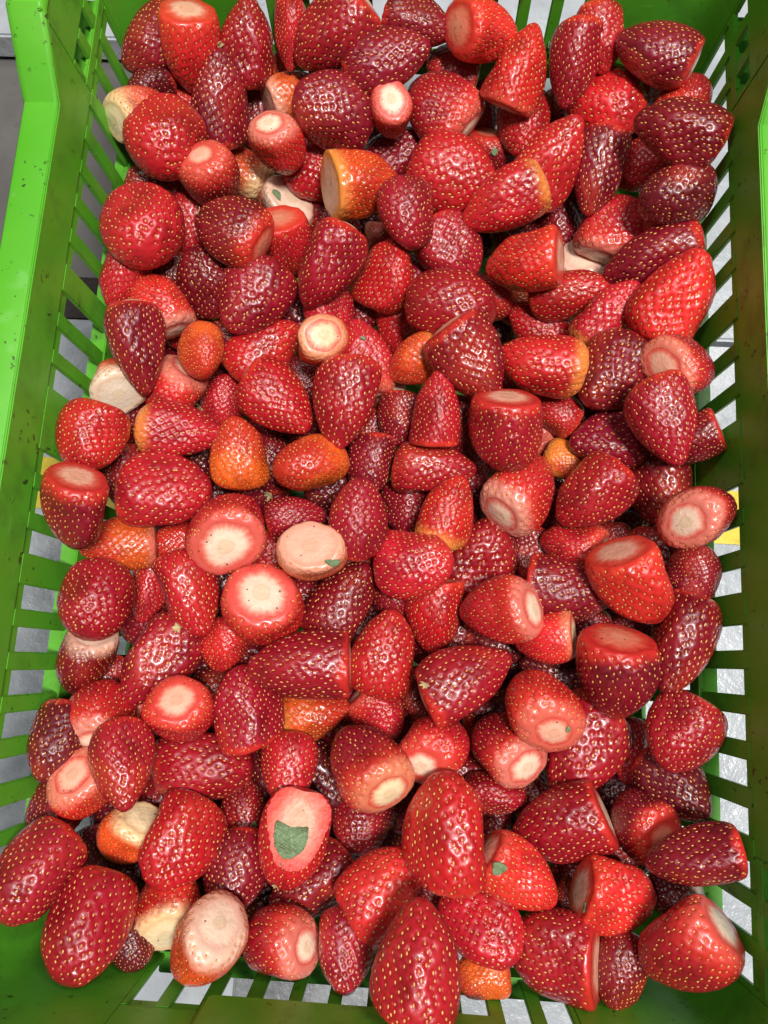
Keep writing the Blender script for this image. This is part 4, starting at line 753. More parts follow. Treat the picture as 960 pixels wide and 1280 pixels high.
 (0.1564, -0.0375, -0.0184, 0.0374, 0.0397, 0.558, 0.826, -0.083, 'M', 'w', 0.5, 'p', 0.0, 0.9, 0, 1, 3.73, 0.96, 'deep red strawberry lower right of the flat-topped dark berry', 'strawberries heaped in the green crate'),
 (0.1134, -0.0517, -0.0526, 0.0448, 0.0553, 0.478, 0.878, -0.03, 'M', 'c', 0.6, 'p', 0.1, 0.9, 0, 1, 0.26, 0.95, 'large deep red strawberry just lower right of the round berry with a green crumb', 'strawberries heaped in the green crate'),
 (0.143, -0.0526, -0.0631, 0.027, 0.0349, 0.072, 0.966, -0.25, 'R', 'c', 0.5, 'p', 0.0, 0.9, 0, 2, 4.21, 1.0, 'small red strawberry below the flat-topped dark berry', 'strawberries heaped in the green crate'),
 (0.1185, 0.01, -0.0583, 0.0294, 0.032, 0.022, 0.992, -0.127, 'D', 'c', 0.5, 'p', 0.0, 0.9, 0, 1, 5.09, 0.88, 'half-buried dark crimson strawberry just upper left of the flat-topped dark berry', 'strawberries heaped in the green crate'),
 (0.1419, 0.0132, -0.0687, 0.0271, 0.0308, 0.996, 0.007, 0.093, 'D', 'c', 0.5, 'p', 0.0, 0.9, 0, 2, 2.74, 0.98, 'half-buried small dark crimson strawberry just above the flat-topped dark berry', 'strawberries heaped in the green crate'),
 (-0.1466, -0.084, -0.0295, 0.0343, 0.0336, -0.164, 0.455, 0.875, 'B', 'w', 0.6, 'p', 0.45, 0.9, 1, 0, 3.92, 0.98, 'bright red strawberry with pinkish cut showing above the egg-shaped berry in the near corner', 'strawberries heaped in the green crate'),
 (-0.127, -0.1111, -0.0426, 0.0312, 0.0316, 0.572, 0.737, 0.361, 'O', 'w', 0.7, 'c', 0.6, 1.0, 1, 1, 3.89, 1.0, 'plump orange-red strawberry with cream cut showing upper left of the whitish speckled berry', 'strawberries heaped in the green crate'),
 (-0.0956, -0.1085, -0.0292, 0.0408, 0.0462, 0.214, 0.793, -0.57, 'R', 'w', 0.5, 'p', 0.0, 0.9, 0, 0, 0.64, 0.94, 'large red strawberry just above the whitish speckled berry', 'strawberries heaped in the green crate'),
 (-0.1598, -0.1233, -0.0083, 0.0428, 0.0461, 0.355, 0.745, -0.564, 'M', 'r', 0.5, 'p', 0.0, 0.9, 0, 2, 4.31, 0.9, 'large deep red strawberry cut off by the left edge of the photo', 'strawberries heaped in the green crate'),
 (-0.1309, -0.1448, -0.0091, 0.0415, 0.0494, 0.124, 0.843, -0.523, 'M', 'r', 0.5, 'p', 0.0, 0.9, 0, 0, 2.82, 0.93, 'large egg-shaped red strawberry in the near left corner of the crate', 'strawberries heaped in the green crate'),
 (-0.1005, -0.1393, -0.0375, 0.0366, 0.0357, 0.228, -0.613, 0.757, 'B', 'w', 0.7, 'c', 0.5, 1.0, 1, 0, 3.89, 0.9, 'strawberry with whitish speckled cut facing the near end, above the large pale orange one', 'strawberries heaped in the green crate'),
 (-0.0739, -0.148, -0.0123, 0.0415, 0.0363, 0.46, 0.642, 0.613, 'O', 'w', 0.6, 'w', 0.52, 1.0, 1, 1, 1.81, 0.87, 'large pale orange strawberry with wide pinkish cut, at the near-left crate end', 'strawberries heaped in the green crate'),
 (-0.1643, -0.0985, -0.0356, 0.0328, 0.0339, 0.176, 0.828, -0.532, 'D', 'w', 0.5, 'p', 0.0, 0.9, 0, 1, 5.88, 0.88, 'half-buried plump dark crimson strawberry just upper right of the berry at the photo edge', 'strawberries heaped in the green crate'),
 (-0.1519, -0.1294, -0.0676, 0.0309, 0.0351, -0.253, 0.908, -0.333, 'K', 'w', 0.5, 'p', 0.0, 0.9, 0, 0, 5.82, 0.91, 'half-buried very dark maroon strawberry just right of the berry at the photo edge', 'strawberries heaped in the green crate'),
 (-0.067, -0.125, -0.0425, 0.0362, 0.043, -0.009, 0.892, -0.453, 'D', 'c', 0.5, 'p', 0.0, 0.9, 0, 2, 0.29, 0.98, 'dark crimson strawberry just lower left of the sliced berry under the leaf scrap', 'strawberries heaped in the green crate'),
 (-0.0729, -0.0961, -0.0676, 0.0302, 0.0326, 0.084, -0.995, -0.046, 'M', 'c', 0.5, 'p', 0.2, 0.9, 0, 0, 1.13, 0.96, 'deep red strawberry just upper left of the sliced berry under the leaf scrap', 'strawberries heaped in the green crate'),
 (-0.0407, -0.1505, -0.0265, 0.036, 0.0375, 0.82, 0.114, 0.561, 'M', 'r', 0.5, 'w', 0.4, 0.9, 1, 2, 6.02, 0.97, 'plump deep red strawberry with white cut showing below the sliced berry under the leaf scrap', 'strawberries heaped in the green crate'),
 (-0.1137, -0.1565, -0.0272, 0.0242, 0.0257, -0.255, 0.872, -0.417, 'K', 'r', 0.5, 'p', 0.0, 0.9, 0, 2, 6.2, 0.94, 'half-buried small very dark maroon strawberry just lower left of the whitish speckled berry', 'strawberries heaped in the green crate'),
 (-0.0369, -0.1033, -0.0293, 0.0371, 0.0493, 0.16, 0.987, 0.011, 'R', 's', 0.5, 'p', 0.0, 0.62, 1, 0, 1.66, 1.0, 'red strawberry with long sliced face carrying a big green leaf scrap', 'strawberries heaped in the green crate'),
 (-0.004, -0.1008, -0.0719, 0.0351, 0.0372, 0.394, 0.761, -0.515, 'M', 'w', 0.5, 'p', 0.0, 0.9, 0, 0, 3.15, 0.86, 'deep red strawberry just below the dark cream-cut berry', 'strawberries heaped in the green crate'),
 (-0.028, -0.1297, -0.0494, 0.0385, 0.046, 0.723, 0.559, -0.405, 'D', 'c', 0.5, 'p', 0.0, 0.9, 0, 0, 1.66, 0.94, 'dark crimson strawberry just lower right of the sliced berry under the leaf scrap', 'strawberries heaped in the green crate'),
 (0.0116, -0.1213, -0.0281, 0.0391, 0.0461, -0.695, -0.717, 0.054, 'B', 'c', 0.8, 'p', 0.05, 0.8, 0, 1, 6.01, 0.97, 'large bright red strawberry upper left of the largest cone at the near end', 'strawberries heaped in the green crate'),
 (0.0407, -0.0902, -0.0172, 0.0445, 0.0549, 0.077, -0.997, -0.013, 'R', 'w', 0.5, 'p', 0.0, 0.9, 0, 2, 4.0, 0.96, 'very large red strawberry with its tip up, near the leaf-bit cone', 'strawberries heaped in the green crate'),
 (0.0216, -0.0919, -0.0906, 0.0346, 0.0369, 0.443, 0.806, -0.394, 'D', 'w', 0.5, 'p', 0.0, 0.9, 0, 1, 0.51, 0.87, 'dark crimson strawberry just upper left of the very large tip-up berry', 'strawberries heaped in the green crate'),
 (-0.0055, -0.151, -0.0218, 0.0321, 0.0385, -0.062, 0.858, -0.509, 'M', 'c', 0.5, 'p', 0.0, 0.9, 0, 2, 1.27, 0.97, 'deep red strawberry just left of the largest cone at the near end', 'strawberries heaped in the green crate'),
 (0.0278, -0.1394, 0.0175, 0.0403, 0.0502, 0.048, -0.991, 0.124, 'R', 'c', 0.5, 'p', 0.0, 0.9, 0, 1, 0.04, 1.0, 'largest conical red strawberry, tip up, against the middle of the near end wall', 'strawberries heaped in the green crate'),
 (0.0635, -0.136, -0.0269, 0.0376, 0.0422, -0.553, 0.554, -0.622, 'R', 'w', 0.5, 'p', 0.0, 0.9, 0, 1, 0.46, 0.9, 'red strawberry just lower left of the leaf-bit cone', 'strawberries heaped in the green crate'),
 (0.0793, -0.1117, -0.0256, 0.0336, 0.0433, -0.829, 0.521, 0.204, 'B', 'c', 0.7, 'p', 0.3, 0.9, 1, 0, 2.17, 0.96, 'bright red cone with a dark green leaf bit stuck on its pale cut', 'strawberries heaped in the green crate'),
 (0.0607, -0.1581, -0.0239, 0.0235, 0.0266, 0.985, 0.167, -0.047, 'O', 'w', 0.5, 'o', 0.2, 0.9, 0, 0, 2.78, 0.94, 'small orange-red strawberry just right of the largest cone at the near end', 'strawberries heaped in the green crate'),
 (0.0384, -0.1346, -0.0562, 0.0249, 0.0292, -0.041, 0.994, -0.098, 'D', 'w', 0.6, 'p', 0.2, 0.9, 1, 1, 0.72, 0.87, 'half-buried small dark crimson strawberry just above the largest cone at the near end', 'strawberries heaped in the green crate'),
 (0.0689, -0.0772, -0.0554, 0.0292, 0.0333, -0.958, -0.055, -0.282, 'M', 'w', 0.5, 'p', 0.0, 0.9, 0, 0, 1.39, 0.88, 'deep red strawberry above the leaf-bit cone', 'strawberries heaped in the green crate'),
 (0.0696, -0.0994, -0.0696, 0.0289, 0.0314, 0.01, 0.934, -0.357, 'D', 'w', 0.5, 'p', 0.0, 0.9, 0, 0, 1.32, 0.89, 'half-buried dark crimson strawberry just right of the very large tip-up berry', 'strawberries heaped in the green crate'),
 (0.1009, -0.0916, -0.038, 0.0425, 0.0491, 0.87, 0.434, 0.234, 'M', 'c', 0.8, 'w', 0.1, 0.8, 0, 0, 4.07, 0.91, 'large deep red strawberry just upper right of the leaf-bit cone', 'strawberries heaped in the green crate'),
 (0.1422, -0.0857, -0.0376, 0.0366, 0.0349, 0.331, -0.21, 0.92, 'D', 'r', 0.5, 'r', 0.1, 0.9, 1, 0, 0.59, 0.9, 'plump dark crimson strawberry with reddish cut showing above the white-cut berry facing left', 'strawberries heaped in the green crate'),
 (0.1609, -0.0654, -0.0378, 0.0342, 0.0427, -0.626, 0.618, -0.475, 'K', 'c', 0.5, 'p', 0.0, 0.9, 0, 0, 3.02, 0.98, 'very dark maroon strawberry just above the dull maroon berry at the right wall', 'strawberries heaped in the green crate'),
 (0.1546, -0.092, -0.0005, 0.0339, 0.0429, 0.918, 0.244, 0.312, 'D', 'w', 0.7, 'p', 0.1, 0.8, 0, 1, 1.28, 0.87, 'dull maroon strawberry touching the right wall near the near end', 'strawberries heaped in the green crate'),
 (0.1284, -0.1209, -0.0291, 0.0379, 0.0392, -0.967, 0.199, 0.157, 'B', 'w', 0.8, 'w', 0.25, 0.8, 1, 0, 2.74, 0.91, 'bright red strawberry with white cut facing left and a green crumb beneath it', 'strawberries heaped in the green crate'),
 (0.1541, -0.1352, -0.0089, 0.042, 0.0459, 0.568, 0.643, 0.513, 'M', 'w', 0.6, 't', 0.3, 0.9, 1, 1, 0.53, 0.9, 'large deep red strawberry with tan cut, in the near right corner of the crate', 'strawberries heaped in the green crate'),
 (0.0956, -0.1471, -0.0301, 0.041, 0.0437, 0.928, -0.106, 0.358, 'M', 'w', 0.88, 'p', 0.1, 0.8, 0, 1, 3.57, 0.93, 'large deep red strawberry lower left of the white-cut berry facing left', 'strawberries heaped in the green crate'),
 (0.1301, -0.153, -0.0279, 0.0304, 0.0346, 0.445, 0.825, -0.349, 'D', 'w', 0.5, 'p', 0.0, 0.9, 0, 2, 0.71, 0.89, 'dark crimson strawberry just left of the tan-cut corner berry', 'strawberries heaped in the green crate'),
 (0.1599, -0.12, -0.0426, 0.0266, 0.0273, 0.88, 0.028, 0.474, 'K', 'r', 0.7, 't', 0.5, 1.0, 1, 1, 3.55, 1.0, 'half-buried plump very dark maroon strawberry just above the tan-cut corner berry', 'strawberries heaped in the green crate'),
 (0.1131, -0.1261, -0.0723, 0.0286, 0.0311, 0.548, 0.793, -0.266, 'D', 'c', 0.5, 'p', 0.0, 0.9, 0, 2, 3.69, 0.97, 'half-buried dark crimson strawberry just right of the leaf-bit cone', 'strawberries heaped in the green crate'),
 (0.1131, -0.1312, -0.0513, 0.0236, 0.0261, -0.802, 0.45, -0.391, 'D', 'w', 0.5, 'p', 0.2, 0.9, 0, 2, 0.83, 0.94, 'small dark crimson strawberry just left of the white-cut berry facing left', 'strawberries heaped in the green crate'),
 (-0.033, -0.0763, -0.076, 0.0381, 0.0439, 0.44, -0.814, -0.378, 'K', 'c', 0.5, 'p', 0.0, 0.7, 0, 0, 0.98, 0.95, 'shadowed dark berry deep in a gap, just left of the dark cream-cut berry', 'half hidden strawberries under the top layer'),  # gap fillers from here on: dark skin paints the shade between the fruit
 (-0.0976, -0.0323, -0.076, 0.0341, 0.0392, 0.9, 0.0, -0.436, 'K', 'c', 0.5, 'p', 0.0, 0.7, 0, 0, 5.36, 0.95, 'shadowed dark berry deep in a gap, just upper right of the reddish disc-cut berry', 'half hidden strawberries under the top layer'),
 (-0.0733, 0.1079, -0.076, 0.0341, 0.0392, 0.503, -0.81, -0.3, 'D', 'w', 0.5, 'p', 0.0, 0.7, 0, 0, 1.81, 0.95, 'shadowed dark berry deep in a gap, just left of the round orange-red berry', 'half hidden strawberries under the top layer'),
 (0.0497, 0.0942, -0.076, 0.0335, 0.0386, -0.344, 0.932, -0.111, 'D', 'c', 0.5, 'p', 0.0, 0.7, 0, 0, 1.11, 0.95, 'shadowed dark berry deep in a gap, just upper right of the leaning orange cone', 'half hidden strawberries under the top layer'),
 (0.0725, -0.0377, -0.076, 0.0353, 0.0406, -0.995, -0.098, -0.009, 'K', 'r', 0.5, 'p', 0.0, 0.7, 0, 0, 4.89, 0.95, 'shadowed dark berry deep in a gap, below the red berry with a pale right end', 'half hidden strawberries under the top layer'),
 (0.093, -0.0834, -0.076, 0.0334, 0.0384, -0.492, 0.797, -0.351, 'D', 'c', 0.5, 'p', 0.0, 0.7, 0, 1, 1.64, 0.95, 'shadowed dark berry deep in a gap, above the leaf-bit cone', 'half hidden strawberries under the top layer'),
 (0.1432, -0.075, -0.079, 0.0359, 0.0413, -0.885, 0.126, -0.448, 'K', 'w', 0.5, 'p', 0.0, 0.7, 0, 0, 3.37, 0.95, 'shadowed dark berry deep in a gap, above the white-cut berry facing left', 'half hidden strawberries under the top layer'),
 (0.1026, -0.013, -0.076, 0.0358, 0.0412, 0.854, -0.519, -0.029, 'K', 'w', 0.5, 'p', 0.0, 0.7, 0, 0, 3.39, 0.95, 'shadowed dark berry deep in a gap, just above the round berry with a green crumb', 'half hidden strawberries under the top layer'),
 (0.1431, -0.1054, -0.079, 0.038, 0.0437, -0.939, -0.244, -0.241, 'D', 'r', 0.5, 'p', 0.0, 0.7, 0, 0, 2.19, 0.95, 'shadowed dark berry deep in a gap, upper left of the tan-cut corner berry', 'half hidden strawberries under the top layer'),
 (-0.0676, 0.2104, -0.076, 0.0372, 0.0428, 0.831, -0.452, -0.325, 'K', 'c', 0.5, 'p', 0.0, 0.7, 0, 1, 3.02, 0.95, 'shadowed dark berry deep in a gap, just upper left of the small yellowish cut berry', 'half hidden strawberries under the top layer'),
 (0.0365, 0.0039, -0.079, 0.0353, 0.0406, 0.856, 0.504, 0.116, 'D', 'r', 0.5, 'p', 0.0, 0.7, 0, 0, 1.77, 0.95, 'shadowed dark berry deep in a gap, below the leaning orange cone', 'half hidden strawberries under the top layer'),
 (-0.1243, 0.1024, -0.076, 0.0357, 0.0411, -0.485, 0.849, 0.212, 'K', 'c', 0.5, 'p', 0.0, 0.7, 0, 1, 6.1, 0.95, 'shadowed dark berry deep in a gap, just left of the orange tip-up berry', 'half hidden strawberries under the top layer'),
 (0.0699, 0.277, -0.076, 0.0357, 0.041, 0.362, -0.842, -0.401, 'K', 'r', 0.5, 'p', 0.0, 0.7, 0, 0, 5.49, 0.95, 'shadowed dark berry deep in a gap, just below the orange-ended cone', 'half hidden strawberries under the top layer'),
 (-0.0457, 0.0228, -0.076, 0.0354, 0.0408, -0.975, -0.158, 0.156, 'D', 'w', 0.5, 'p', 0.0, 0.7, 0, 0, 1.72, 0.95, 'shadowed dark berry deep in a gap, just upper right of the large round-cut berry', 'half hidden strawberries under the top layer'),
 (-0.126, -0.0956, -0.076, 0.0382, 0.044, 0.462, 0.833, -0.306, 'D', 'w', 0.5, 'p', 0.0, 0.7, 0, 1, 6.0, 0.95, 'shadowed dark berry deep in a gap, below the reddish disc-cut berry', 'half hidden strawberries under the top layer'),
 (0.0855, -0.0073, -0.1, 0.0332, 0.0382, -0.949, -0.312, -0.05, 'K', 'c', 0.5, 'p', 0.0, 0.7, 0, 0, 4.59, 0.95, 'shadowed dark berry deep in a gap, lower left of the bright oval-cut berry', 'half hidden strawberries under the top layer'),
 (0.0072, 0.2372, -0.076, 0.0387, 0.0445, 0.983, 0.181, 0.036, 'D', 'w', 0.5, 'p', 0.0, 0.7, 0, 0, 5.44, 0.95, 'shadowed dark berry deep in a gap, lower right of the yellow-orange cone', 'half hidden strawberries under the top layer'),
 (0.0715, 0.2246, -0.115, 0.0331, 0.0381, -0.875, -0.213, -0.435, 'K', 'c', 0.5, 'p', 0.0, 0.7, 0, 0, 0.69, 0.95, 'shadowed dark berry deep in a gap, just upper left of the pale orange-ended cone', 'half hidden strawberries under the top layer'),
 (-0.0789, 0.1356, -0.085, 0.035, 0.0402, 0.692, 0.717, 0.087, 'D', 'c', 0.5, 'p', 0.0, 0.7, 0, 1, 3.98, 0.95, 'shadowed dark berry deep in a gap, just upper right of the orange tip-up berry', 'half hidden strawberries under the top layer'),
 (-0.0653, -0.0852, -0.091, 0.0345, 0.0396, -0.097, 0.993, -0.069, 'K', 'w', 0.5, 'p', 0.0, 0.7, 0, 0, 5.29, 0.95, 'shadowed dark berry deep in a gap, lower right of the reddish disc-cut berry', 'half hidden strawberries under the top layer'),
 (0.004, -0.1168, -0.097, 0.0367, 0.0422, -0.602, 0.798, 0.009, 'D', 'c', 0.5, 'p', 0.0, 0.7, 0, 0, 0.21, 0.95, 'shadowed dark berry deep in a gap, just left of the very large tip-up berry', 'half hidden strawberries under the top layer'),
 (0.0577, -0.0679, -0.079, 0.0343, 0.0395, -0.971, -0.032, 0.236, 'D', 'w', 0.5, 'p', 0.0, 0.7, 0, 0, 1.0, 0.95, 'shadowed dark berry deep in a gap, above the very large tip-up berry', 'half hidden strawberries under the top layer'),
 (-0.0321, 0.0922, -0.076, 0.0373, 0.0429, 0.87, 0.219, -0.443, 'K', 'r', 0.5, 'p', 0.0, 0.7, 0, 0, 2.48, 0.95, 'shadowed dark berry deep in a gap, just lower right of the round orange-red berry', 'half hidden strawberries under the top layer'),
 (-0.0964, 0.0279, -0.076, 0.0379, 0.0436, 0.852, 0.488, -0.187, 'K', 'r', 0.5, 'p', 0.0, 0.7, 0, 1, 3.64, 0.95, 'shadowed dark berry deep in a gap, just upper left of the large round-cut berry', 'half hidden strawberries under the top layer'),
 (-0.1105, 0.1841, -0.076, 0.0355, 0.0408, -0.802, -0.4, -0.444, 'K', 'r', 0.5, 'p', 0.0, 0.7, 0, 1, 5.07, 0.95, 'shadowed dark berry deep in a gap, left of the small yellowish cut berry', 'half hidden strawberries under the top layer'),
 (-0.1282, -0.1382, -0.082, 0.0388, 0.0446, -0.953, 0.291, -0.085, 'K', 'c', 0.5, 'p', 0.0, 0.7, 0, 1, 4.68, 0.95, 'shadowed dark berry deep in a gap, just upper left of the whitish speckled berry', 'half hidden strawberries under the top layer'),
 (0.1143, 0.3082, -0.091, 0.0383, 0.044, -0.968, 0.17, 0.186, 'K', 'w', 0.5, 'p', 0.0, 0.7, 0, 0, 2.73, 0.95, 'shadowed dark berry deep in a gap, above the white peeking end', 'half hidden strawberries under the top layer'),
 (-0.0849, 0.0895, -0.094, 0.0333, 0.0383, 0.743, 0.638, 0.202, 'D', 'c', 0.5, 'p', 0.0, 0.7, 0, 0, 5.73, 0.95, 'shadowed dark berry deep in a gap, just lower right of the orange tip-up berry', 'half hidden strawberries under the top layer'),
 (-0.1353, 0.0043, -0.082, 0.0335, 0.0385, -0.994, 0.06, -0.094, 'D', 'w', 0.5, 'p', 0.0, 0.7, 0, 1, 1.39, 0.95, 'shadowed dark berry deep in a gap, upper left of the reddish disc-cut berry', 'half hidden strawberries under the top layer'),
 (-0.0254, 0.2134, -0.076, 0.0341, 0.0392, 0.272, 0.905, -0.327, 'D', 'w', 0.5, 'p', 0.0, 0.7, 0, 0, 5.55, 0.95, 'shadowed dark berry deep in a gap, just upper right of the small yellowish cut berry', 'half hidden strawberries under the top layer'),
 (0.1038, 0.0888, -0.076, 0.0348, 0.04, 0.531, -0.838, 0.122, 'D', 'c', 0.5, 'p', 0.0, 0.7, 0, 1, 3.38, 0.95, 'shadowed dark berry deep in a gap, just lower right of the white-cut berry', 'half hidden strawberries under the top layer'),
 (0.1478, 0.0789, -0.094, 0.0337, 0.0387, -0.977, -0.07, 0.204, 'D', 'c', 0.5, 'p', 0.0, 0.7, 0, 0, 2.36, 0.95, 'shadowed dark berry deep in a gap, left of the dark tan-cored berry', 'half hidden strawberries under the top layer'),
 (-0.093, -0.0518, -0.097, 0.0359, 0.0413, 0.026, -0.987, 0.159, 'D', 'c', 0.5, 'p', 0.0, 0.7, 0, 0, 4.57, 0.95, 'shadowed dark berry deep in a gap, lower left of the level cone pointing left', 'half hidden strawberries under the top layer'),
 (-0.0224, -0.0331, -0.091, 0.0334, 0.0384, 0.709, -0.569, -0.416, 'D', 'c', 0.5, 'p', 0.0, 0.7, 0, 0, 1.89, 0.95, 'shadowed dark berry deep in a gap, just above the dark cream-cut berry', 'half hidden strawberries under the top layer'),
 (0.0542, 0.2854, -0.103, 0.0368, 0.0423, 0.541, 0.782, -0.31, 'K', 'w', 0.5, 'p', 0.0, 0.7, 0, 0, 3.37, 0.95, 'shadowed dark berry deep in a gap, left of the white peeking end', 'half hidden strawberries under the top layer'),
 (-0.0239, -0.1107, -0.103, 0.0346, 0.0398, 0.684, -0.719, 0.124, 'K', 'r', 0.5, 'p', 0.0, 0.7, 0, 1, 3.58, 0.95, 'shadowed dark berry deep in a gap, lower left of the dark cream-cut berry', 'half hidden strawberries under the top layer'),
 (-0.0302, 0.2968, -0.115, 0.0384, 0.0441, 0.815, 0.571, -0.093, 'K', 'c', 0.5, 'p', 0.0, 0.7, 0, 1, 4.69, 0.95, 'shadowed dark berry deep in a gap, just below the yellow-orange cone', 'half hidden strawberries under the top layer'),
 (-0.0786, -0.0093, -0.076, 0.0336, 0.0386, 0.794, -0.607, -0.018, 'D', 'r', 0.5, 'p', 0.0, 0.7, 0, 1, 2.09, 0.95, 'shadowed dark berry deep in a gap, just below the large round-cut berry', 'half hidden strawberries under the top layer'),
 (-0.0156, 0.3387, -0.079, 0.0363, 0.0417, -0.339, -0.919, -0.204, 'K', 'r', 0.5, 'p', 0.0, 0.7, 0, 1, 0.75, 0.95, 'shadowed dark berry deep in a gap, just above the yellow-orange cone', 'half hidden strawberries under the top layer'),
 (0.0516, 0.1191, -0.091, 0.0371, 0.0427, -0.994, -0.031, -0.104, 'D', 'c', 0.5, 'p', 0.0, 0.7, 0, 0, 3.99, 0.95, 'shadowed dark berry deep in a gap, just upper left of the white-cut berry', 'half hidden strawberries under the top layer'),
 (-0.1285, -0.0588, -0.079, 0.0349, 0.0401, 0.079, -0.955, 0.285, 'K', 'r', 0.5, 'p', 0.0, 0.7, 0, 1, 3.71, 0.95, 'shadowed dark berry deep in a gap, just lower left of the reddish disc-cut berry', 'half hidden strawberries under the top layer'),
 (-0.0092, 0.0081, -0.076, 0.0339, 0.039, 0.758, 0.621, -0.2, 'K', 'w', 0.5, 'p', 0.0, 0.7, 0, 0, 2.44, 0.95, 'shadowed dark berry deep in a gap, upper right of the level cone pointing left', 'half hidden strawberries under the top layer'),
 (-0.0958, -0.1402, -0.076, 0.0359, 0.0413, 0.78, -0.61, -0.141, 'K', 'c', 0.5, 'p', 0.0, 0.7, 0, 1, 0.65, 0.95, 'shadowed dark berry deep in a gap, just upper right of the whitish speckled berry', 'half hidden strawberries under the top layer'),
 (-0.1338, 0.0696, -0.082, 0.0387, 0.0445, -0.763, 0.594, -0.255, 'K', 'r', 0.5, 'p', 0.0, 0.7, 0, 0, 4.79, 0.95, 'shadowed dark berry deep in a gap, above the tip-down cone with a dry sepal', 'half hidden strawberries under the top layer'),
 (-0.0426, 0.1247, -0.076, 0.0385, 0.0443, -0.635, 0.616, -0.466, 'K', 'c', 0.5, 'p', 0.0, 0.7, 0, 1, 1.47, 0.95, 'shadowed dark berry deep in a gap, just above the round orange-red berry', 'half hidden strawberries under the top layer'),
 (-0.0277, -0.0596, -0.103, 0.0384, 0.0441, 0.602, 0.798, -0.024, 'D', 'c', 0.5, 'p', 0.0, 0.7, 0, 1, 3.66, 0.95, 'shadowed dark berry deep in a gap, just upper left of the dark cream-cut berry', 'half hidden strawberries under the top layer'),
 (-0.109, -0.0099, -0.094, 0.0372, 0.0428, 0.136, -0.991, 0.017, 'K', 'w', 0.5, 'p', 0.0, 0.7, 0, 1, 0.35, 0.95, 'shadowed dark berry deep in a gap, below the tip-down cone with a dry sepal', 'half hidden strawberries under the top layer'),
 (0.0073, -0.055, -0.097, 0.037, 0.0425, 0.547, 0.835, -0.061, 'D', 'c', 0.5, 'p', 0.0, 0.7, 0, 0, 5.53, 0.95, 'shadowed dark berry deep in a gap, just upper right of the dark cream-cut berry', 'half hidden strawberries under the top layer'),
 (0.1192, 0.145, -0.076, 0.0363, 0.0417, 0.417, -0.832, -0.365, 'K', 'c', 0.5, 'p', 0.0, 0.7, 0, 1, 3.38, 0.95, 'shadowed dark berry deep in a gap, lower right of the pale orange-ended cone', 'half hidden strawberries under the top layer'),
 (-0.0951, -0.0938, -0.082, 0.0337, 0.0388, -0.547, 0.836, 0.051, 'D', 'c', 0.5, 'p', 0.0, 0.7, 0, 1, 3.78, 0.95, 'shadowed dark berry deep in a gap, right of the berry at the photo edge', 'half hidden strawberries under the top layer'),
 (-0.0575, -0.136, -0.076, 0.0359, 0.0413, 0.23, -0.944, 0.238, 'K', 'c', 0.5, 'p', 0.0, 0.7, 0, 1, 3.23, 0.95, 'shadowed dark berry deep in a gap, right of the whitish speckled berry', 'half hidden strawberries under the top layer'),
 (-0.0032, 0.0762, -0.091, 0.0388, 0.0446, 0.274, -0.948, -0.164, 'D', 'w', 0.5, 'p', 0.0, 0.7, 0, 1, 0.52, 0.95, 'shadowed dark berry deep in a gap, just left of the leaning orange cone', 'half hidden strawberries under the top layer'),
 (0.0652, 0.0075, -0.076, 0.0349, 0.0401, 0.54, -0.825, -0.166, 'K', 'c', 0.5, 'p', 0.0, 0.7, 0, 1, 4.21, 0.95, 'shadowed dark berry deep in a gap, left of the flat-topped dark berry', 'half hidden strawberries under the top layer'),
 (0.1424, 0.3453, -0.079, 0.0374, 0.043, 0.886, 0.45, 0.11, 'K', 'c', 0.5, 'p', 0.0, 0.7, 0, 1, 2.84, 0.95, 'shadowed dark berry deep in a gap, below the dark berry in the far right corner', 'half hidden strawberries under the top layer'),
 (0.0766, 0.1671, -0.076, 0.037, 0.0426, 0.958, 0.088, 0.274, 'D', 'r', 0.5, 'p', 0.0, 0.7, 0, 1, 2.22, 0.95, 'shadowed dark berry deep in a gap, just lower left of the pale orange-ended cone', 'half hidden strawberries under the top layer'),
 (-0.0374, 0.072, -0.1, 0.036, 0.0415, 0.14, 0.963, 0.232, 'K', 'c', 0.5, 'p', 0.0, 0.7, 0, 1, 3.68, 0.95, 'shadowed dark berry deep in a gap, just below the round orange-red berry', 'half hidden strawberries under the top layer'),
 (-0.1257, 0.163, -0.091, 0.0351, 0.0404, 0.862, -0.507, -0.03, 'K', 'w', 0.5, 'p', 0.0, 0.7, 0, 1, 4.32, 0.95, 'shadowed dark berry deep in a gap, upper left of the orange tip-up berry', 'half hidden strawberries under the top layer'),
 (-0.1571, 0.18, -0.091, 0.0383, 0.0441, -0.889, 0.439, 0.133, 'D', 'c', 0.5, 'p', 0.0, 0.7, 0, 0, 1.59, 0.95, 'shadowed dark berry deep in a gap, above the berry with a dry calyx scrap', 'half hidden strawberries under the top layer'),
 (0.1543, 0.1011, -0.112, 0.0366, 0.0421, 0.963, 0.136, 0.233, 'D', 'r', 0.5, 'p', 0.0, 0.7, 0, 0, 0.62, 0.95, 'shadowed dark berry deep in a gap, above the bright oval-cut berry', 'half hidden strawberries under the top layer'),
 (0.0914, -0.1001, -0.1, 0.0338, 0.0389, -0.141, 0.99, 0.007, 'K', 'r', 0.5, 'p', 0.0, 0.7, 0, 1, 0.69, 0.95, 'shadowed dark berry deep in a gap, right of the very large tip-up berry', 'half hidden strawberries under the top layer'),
 (-0.116, 0.0915, -0.103, 0.0376, 0.0433, -0.347, -0.935, -0.069, 'K', 'r', 0.5, 'p', 0.0, 0.7, 0, 0, 3.91, 0.95, 'shadowed dark berry deep in a gap, just lower left of the orange tip-up berry', 'half hidden strawberries under the top layer'),
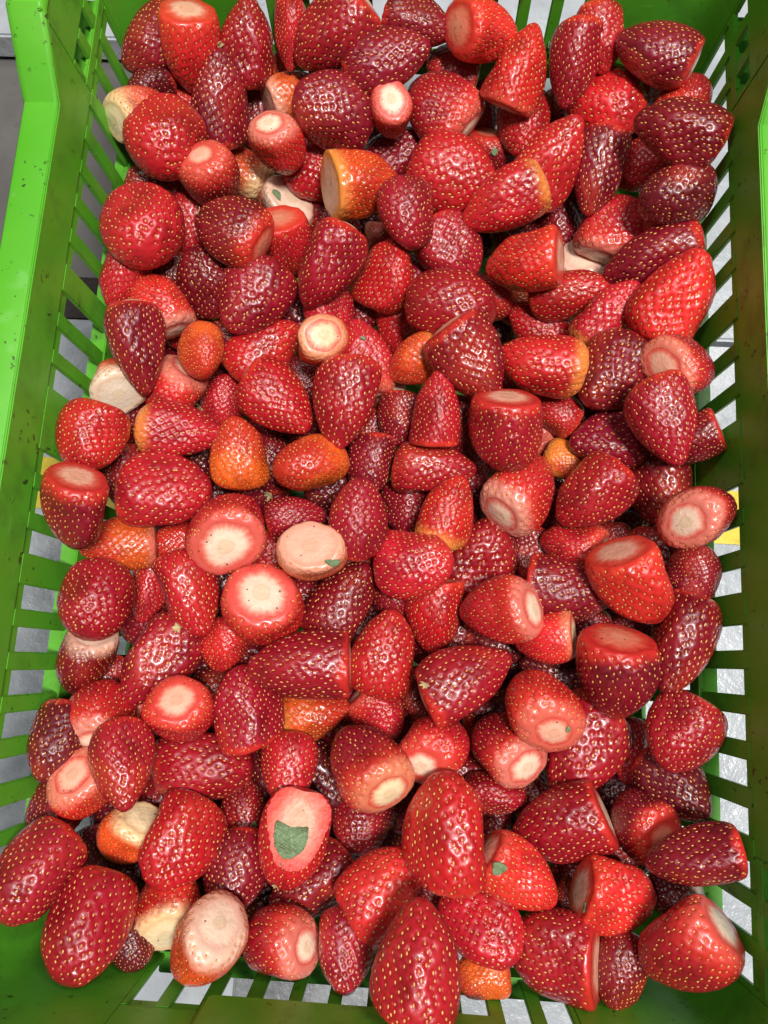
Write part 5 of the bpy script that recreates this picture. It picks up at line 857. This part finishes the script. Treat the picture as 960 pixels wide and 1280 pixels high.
 (-0.1497, -0.1085, -0.091, 0.0365, 0.042, 0.402, 0.916, 0.001, 'D', 'w', 0.5, 'p', 0.0, 0.7, 0, 0, 4.26, 0.95, 'shadowed dark berry deep in a gap, upper right of the berry at the photo edge', 'half hidden strawberries under the top layer'),
 (0.0559, -0.0582, -0.109, 0.0377, 0.0433, 0.043, 0.996, 0.084, 'K', 'w', 0.5, 'p', 0.0, 0.7, 0, 0, 5.43, 0.95, 'shadowed dark berry deep in a gap, just below the cone with a thin white edge', 'half hidden strawberries under the top layer'),
 (0.1357, 0.0208, -0.094, 0.0331, 0.0381, -0.797, -0.59, -0.126, 'D', 'c', 0.5, 'p', 0.0, 0.7, 0, 0, 2.56, 0.95, 'shadowed dark berry deep in a gap, above the flat-topped dark berry', 'half hidden strawberries under the top layer'),
 (0.1119, 0.1247, -0.133, 0.0387, 0.0445, 0.47, -0.813, -0.344, 'K', 'c', 0.5, 'p', 0.0, 0.7, 0, 0, 0.73, 0.95, 'shadowed dark berry deep in a gap, just right of the white-cut berry', 'half hidden strawberries under the top layer'),
]
MADE = [strawberry(r) for r in BERRIES]
#EXTRAS_BEGIN
# ------------------------------------------------------------------ leaf scraps and dried calyx bits lying on the fruit
CAM_UP = cam.rotation_euler.to_matrix() @ Vector((0, 1, 0))
def frame_on(loc, n):
    n = Vector(n).normalized(); y = (CAM_UP - n * CAM_UP.dot(n)).normalized(); x = y.cross(n)
    m = Matrix((x, y, n)).transposed().to_4x4(); m.translation = Vector(loc) + n * .0007
    return m
def leaf_scrap(loc, n, shape, label, cat):
    """thin curled blade with thickness, outline in millimetres"""
    R = max(math.hypot(*p) for p in shape)
    S = [Vector((x / R, y / R)) for x, y in shape]; m = len(S); V, Fc = [], []
    for _ in range(1):
        S = [q for i in range(m) for q in (S[i].lerp(S[(i + 1) % m], .25), S[i].lerp(S[(i + 1) % m], .75))]; m = len(S)
    # finer, slightly ragged outline
    ring = []
    rs = random.Random(m * 31 + int(R * 100))
    for i in range(m):
        a, b = S[i], S[(i + 1) % m]
        for k in range(3):
            p = a.lerp(b, k / 3); ring.append(p * (1 + rs.uniform(-.03, .03)))
    c = sum(S, Vector((0, 0))) / m; n_ = len(ring)
    for zo in (.03, -.03):
        V.append((c.x, c.y, zo))
        for f in (.35, .7, 1.0):
            for p in ring:
                q = c.lerp(p, f); V.append((q.x, q.y, zo + .13 * (q.x * q.x) + .10 * f * math.sin(5 * q.y + 2 * q.x)))
    half = 1 + 3 * n_
    for s in (0, 1):
        b = s * half; fl = lambda f: f if s == 0 else f[::-1]
        for i in range(n_):
            j = (i + 1) % n_
            Fc.append(fl((b, b + 1 + j, b + 1 + i)))
            for r_ in (0, 1): Fc.append(fl((b + 1 + r_ * n_ + i, b + 1 + r_ * n_ + j, b + 1 + (r_ + 1) * n_ + j, b + 1 + (r_ + 1) * n_ + i)))
    e = 1 + 2 * n_
    for i in range(n_):
        j = (i + 1) % n_; Fc.append((e + i, e + j, half + e + j, half + e + i))
    o = link('leaf_scrap', mesh_from('leaf_scrap', V, [f[::-1] for f in Fc]), M_LEAF)
    o.matrix_world = frame_on(loc, n) @ Matrix.Scale(R * .001, 4)
    tag(o, label, cat)
def calyx_scrap(loc, n, size, label, cat):
    """a crumpled star of dry sepals"""
    rs = random.Random(int(size * 1000)); V, Fc = [], []
    for k in range(6):
        a = k * 1.05 + rs.uniform(-.3, .3); L = rs.uniform(.5, 1.0); tw = rs.uniform(-.5, .5); b = len(V)
        d = Vector((math.cos(a), math.sin(a), 0)); s = Vector((-d.y, d.x, tw)).normalized()
        for t, w in ((0, .16), (.35, .26), (.7, .2), (1, .03)):
            for sg in (-1, 1):
                for zz in (.05, -.03):
                    p = d * L * t + s * w * sg; V.append((p.x, p.y, p.z + zz + .55 * L * t * t * rs.uniform(.6, 1.1)))
        for t in range(3):
            q = b + t * 4
            Fc += [(q, q + 2, q + 6, q + 4), (q + 1, q + 5, q + 7, q + 3), (q, q + 4, q + 5, q + 1), (q + 2, q + 3, q + 7, q + 6)]
    me = mesh_from('calyx_scrap', V, Fc, False)
    bm = bmesh.new(); bm.from_mesh(me); bmesh.ops.recalc_face_normals(bm, faces=bm.faces[:]); bm.to_mesh(me); bm.free()
    o = link('calyx_scrap', me, M_TAN)
    o.matrix_world = frame_on(loc, n) @ Matrix.Scale(size * .001, 4)
    tag(o, label, cat)
leaf_scrap([-0.03686, -0.10066, -0.02028], [0.166, 0.584, 0.795], [(-8.56, 2.85), (-7.13, 8.56), (-4.99, 10.7), (1.43, 10.41), (5.7, 7.13), (8.98, 4.28), (8.56, -0.71), (6.42, -5.7), (1.43, -9.98), (-4.99, -10.98), (-7.13, -7.84), (-8.56, -3.57)], 'big green leaf scrap lying on the sliced strawberry face', 'leaf')
leaf_scrap([-0.02499, 0.03775, -0.00446], [0.5, -0.333, 0.8], [(-4.54, 1.65), (-1.65, 2.06), (2.48, 1.65), (4.54, 2.06), (3.72, -2.06), (0.41, -2.48), (-2.89, -0.41)], 'small green leaf flake on the pale cut strawberry', 'leaf')
leaf_scrap([0.06665, -0.10464, -0.00707], [-0.241, -0.291, 0.926], [(-3.84, 0.77), (-3.07, 3.45), (0.77, 3.07), (3.84, 1.15), (1.54, -1.92), (-1.15, -3.45), (-3.84, -3.07)], 'dark green leaf bit on the cut of the bright red cone', 'leaf')
leaf_scrap([0.0553, 0.31334, -0.05131], [0.39, -0.442, 0.808], [(-2.56, -0.51), (0.51, 2.56), (2.56, 2.05), (2.05, -2.05), (0.0, -3.07)], 'tiny green leaf crumb on a dark strawberry, far right of centre', 'leaf')
leaf_scrap([-0.08349, 0.28134, -0.05835], [0.51, 0.025, 0.86], [(-4.15, 2.59), (2.07, 4.15), (3.11, -3.63), (1.04, -3.11)], 'pale green sepal scrap on the pale strawberry, left in the far third', 'sepal')
leaf_scrap([-0.01878, 0.17246, -0.02943], [0.473, 0.339, 0.813], [(-2.32, -0.46), (0.0, 1.86), (2.32, -1.39), (-0.93, -1.39)], 'tiny green flake on the orange-red cone near the small yellowish berry', 'leaf')
leaf_scrap([0.10942, -0.12252, -0.01714], [-0.962, 0.184, 0.199], [(-1.17, 2.72), (0.78, 1.94), (1.56, -1.56), (-0.78, -2.72), (-1.56, 0.0)], 'green crumb under the white-cut strawberry near the near end', 'leaf')
leaf_scrap([-0.06304, -0.10404, -0.0558], [0.854, 0.153, 0.496], [(-2.63, 2.19), (1.76, 3.07), (3.07, 0.0), (0.88, -3.07), (-2.19, -1.32)], 'dull green leaf bit wedged left of the sliced strawberry', 'leaf')
leaf_scrap([0.09843, -0.03851, -0.0119], [0.318, -0.483, 0.816], [(-0.8, 2.0), (1.2, 1.6), (1.6, -1.2), (0.0, -2.0), (-1.2, -0.8)], 'olive crumb on the round strawberry with a small pale cut', 'crumb')
leaf_scrap([0.08678, 0.37801, -0.0373], [0.0, -0.999, 0.04], [(0.0, 6.11), (1.53, 4.07), (1.53, -3.06), (0.0, -6.11), (-1.02, 0.0)], 'pale green sliver beside the tip-up cone at the far wall', 'sepal')
calyx_scrap([-0.1167, 0.34841, -0.00999], [0.913, -0.407, 0.034], 3.87, 'dried tan calyx scrap between two strawberries at the far end', 'calyx')
calyx_scrap([-0.11706, 0.2392, -0.0138], [-0.758, 0.29, 0.584], 2.8, 'small dried calyx scrap beside a seeded cut berry on the left', 'calyx')
calyx_scrap([-0.12055, 0.13913, -0.07201], [-0.737, -0.527, 0.423], 4.55, 'dried calyx scrap on the level orange-ended strawberry on the left', 'calyx')
calyx_scrap([-0.07282, 0.0868, -0.07279], [-0.426, -0.799, 0.424], 4.94, 'yellowish dried calyx crumb beside the large broad-cut strawberry', 'calyx')
calyx_scrap([-0.10883, 0.00056, -0.03031], [0.129, 0.142, 0.981], 3.92, 'dry tan sepal at the tip-down strawberry', 'calyx')
calyx_scrap([-0.04297, -0.12294, -0.02215], [-0.297, -0.864, 0.405], 2.8, 'dry tan stem bit under the sliced strawberry', 'stem bit')
calyx_scrap([0.02715, -0.02081, -0.01349], [-0.444, -0.399, 0.802], 3.27, 'dry olive sepal on the thin white edge of a cut cone', 'sepal')
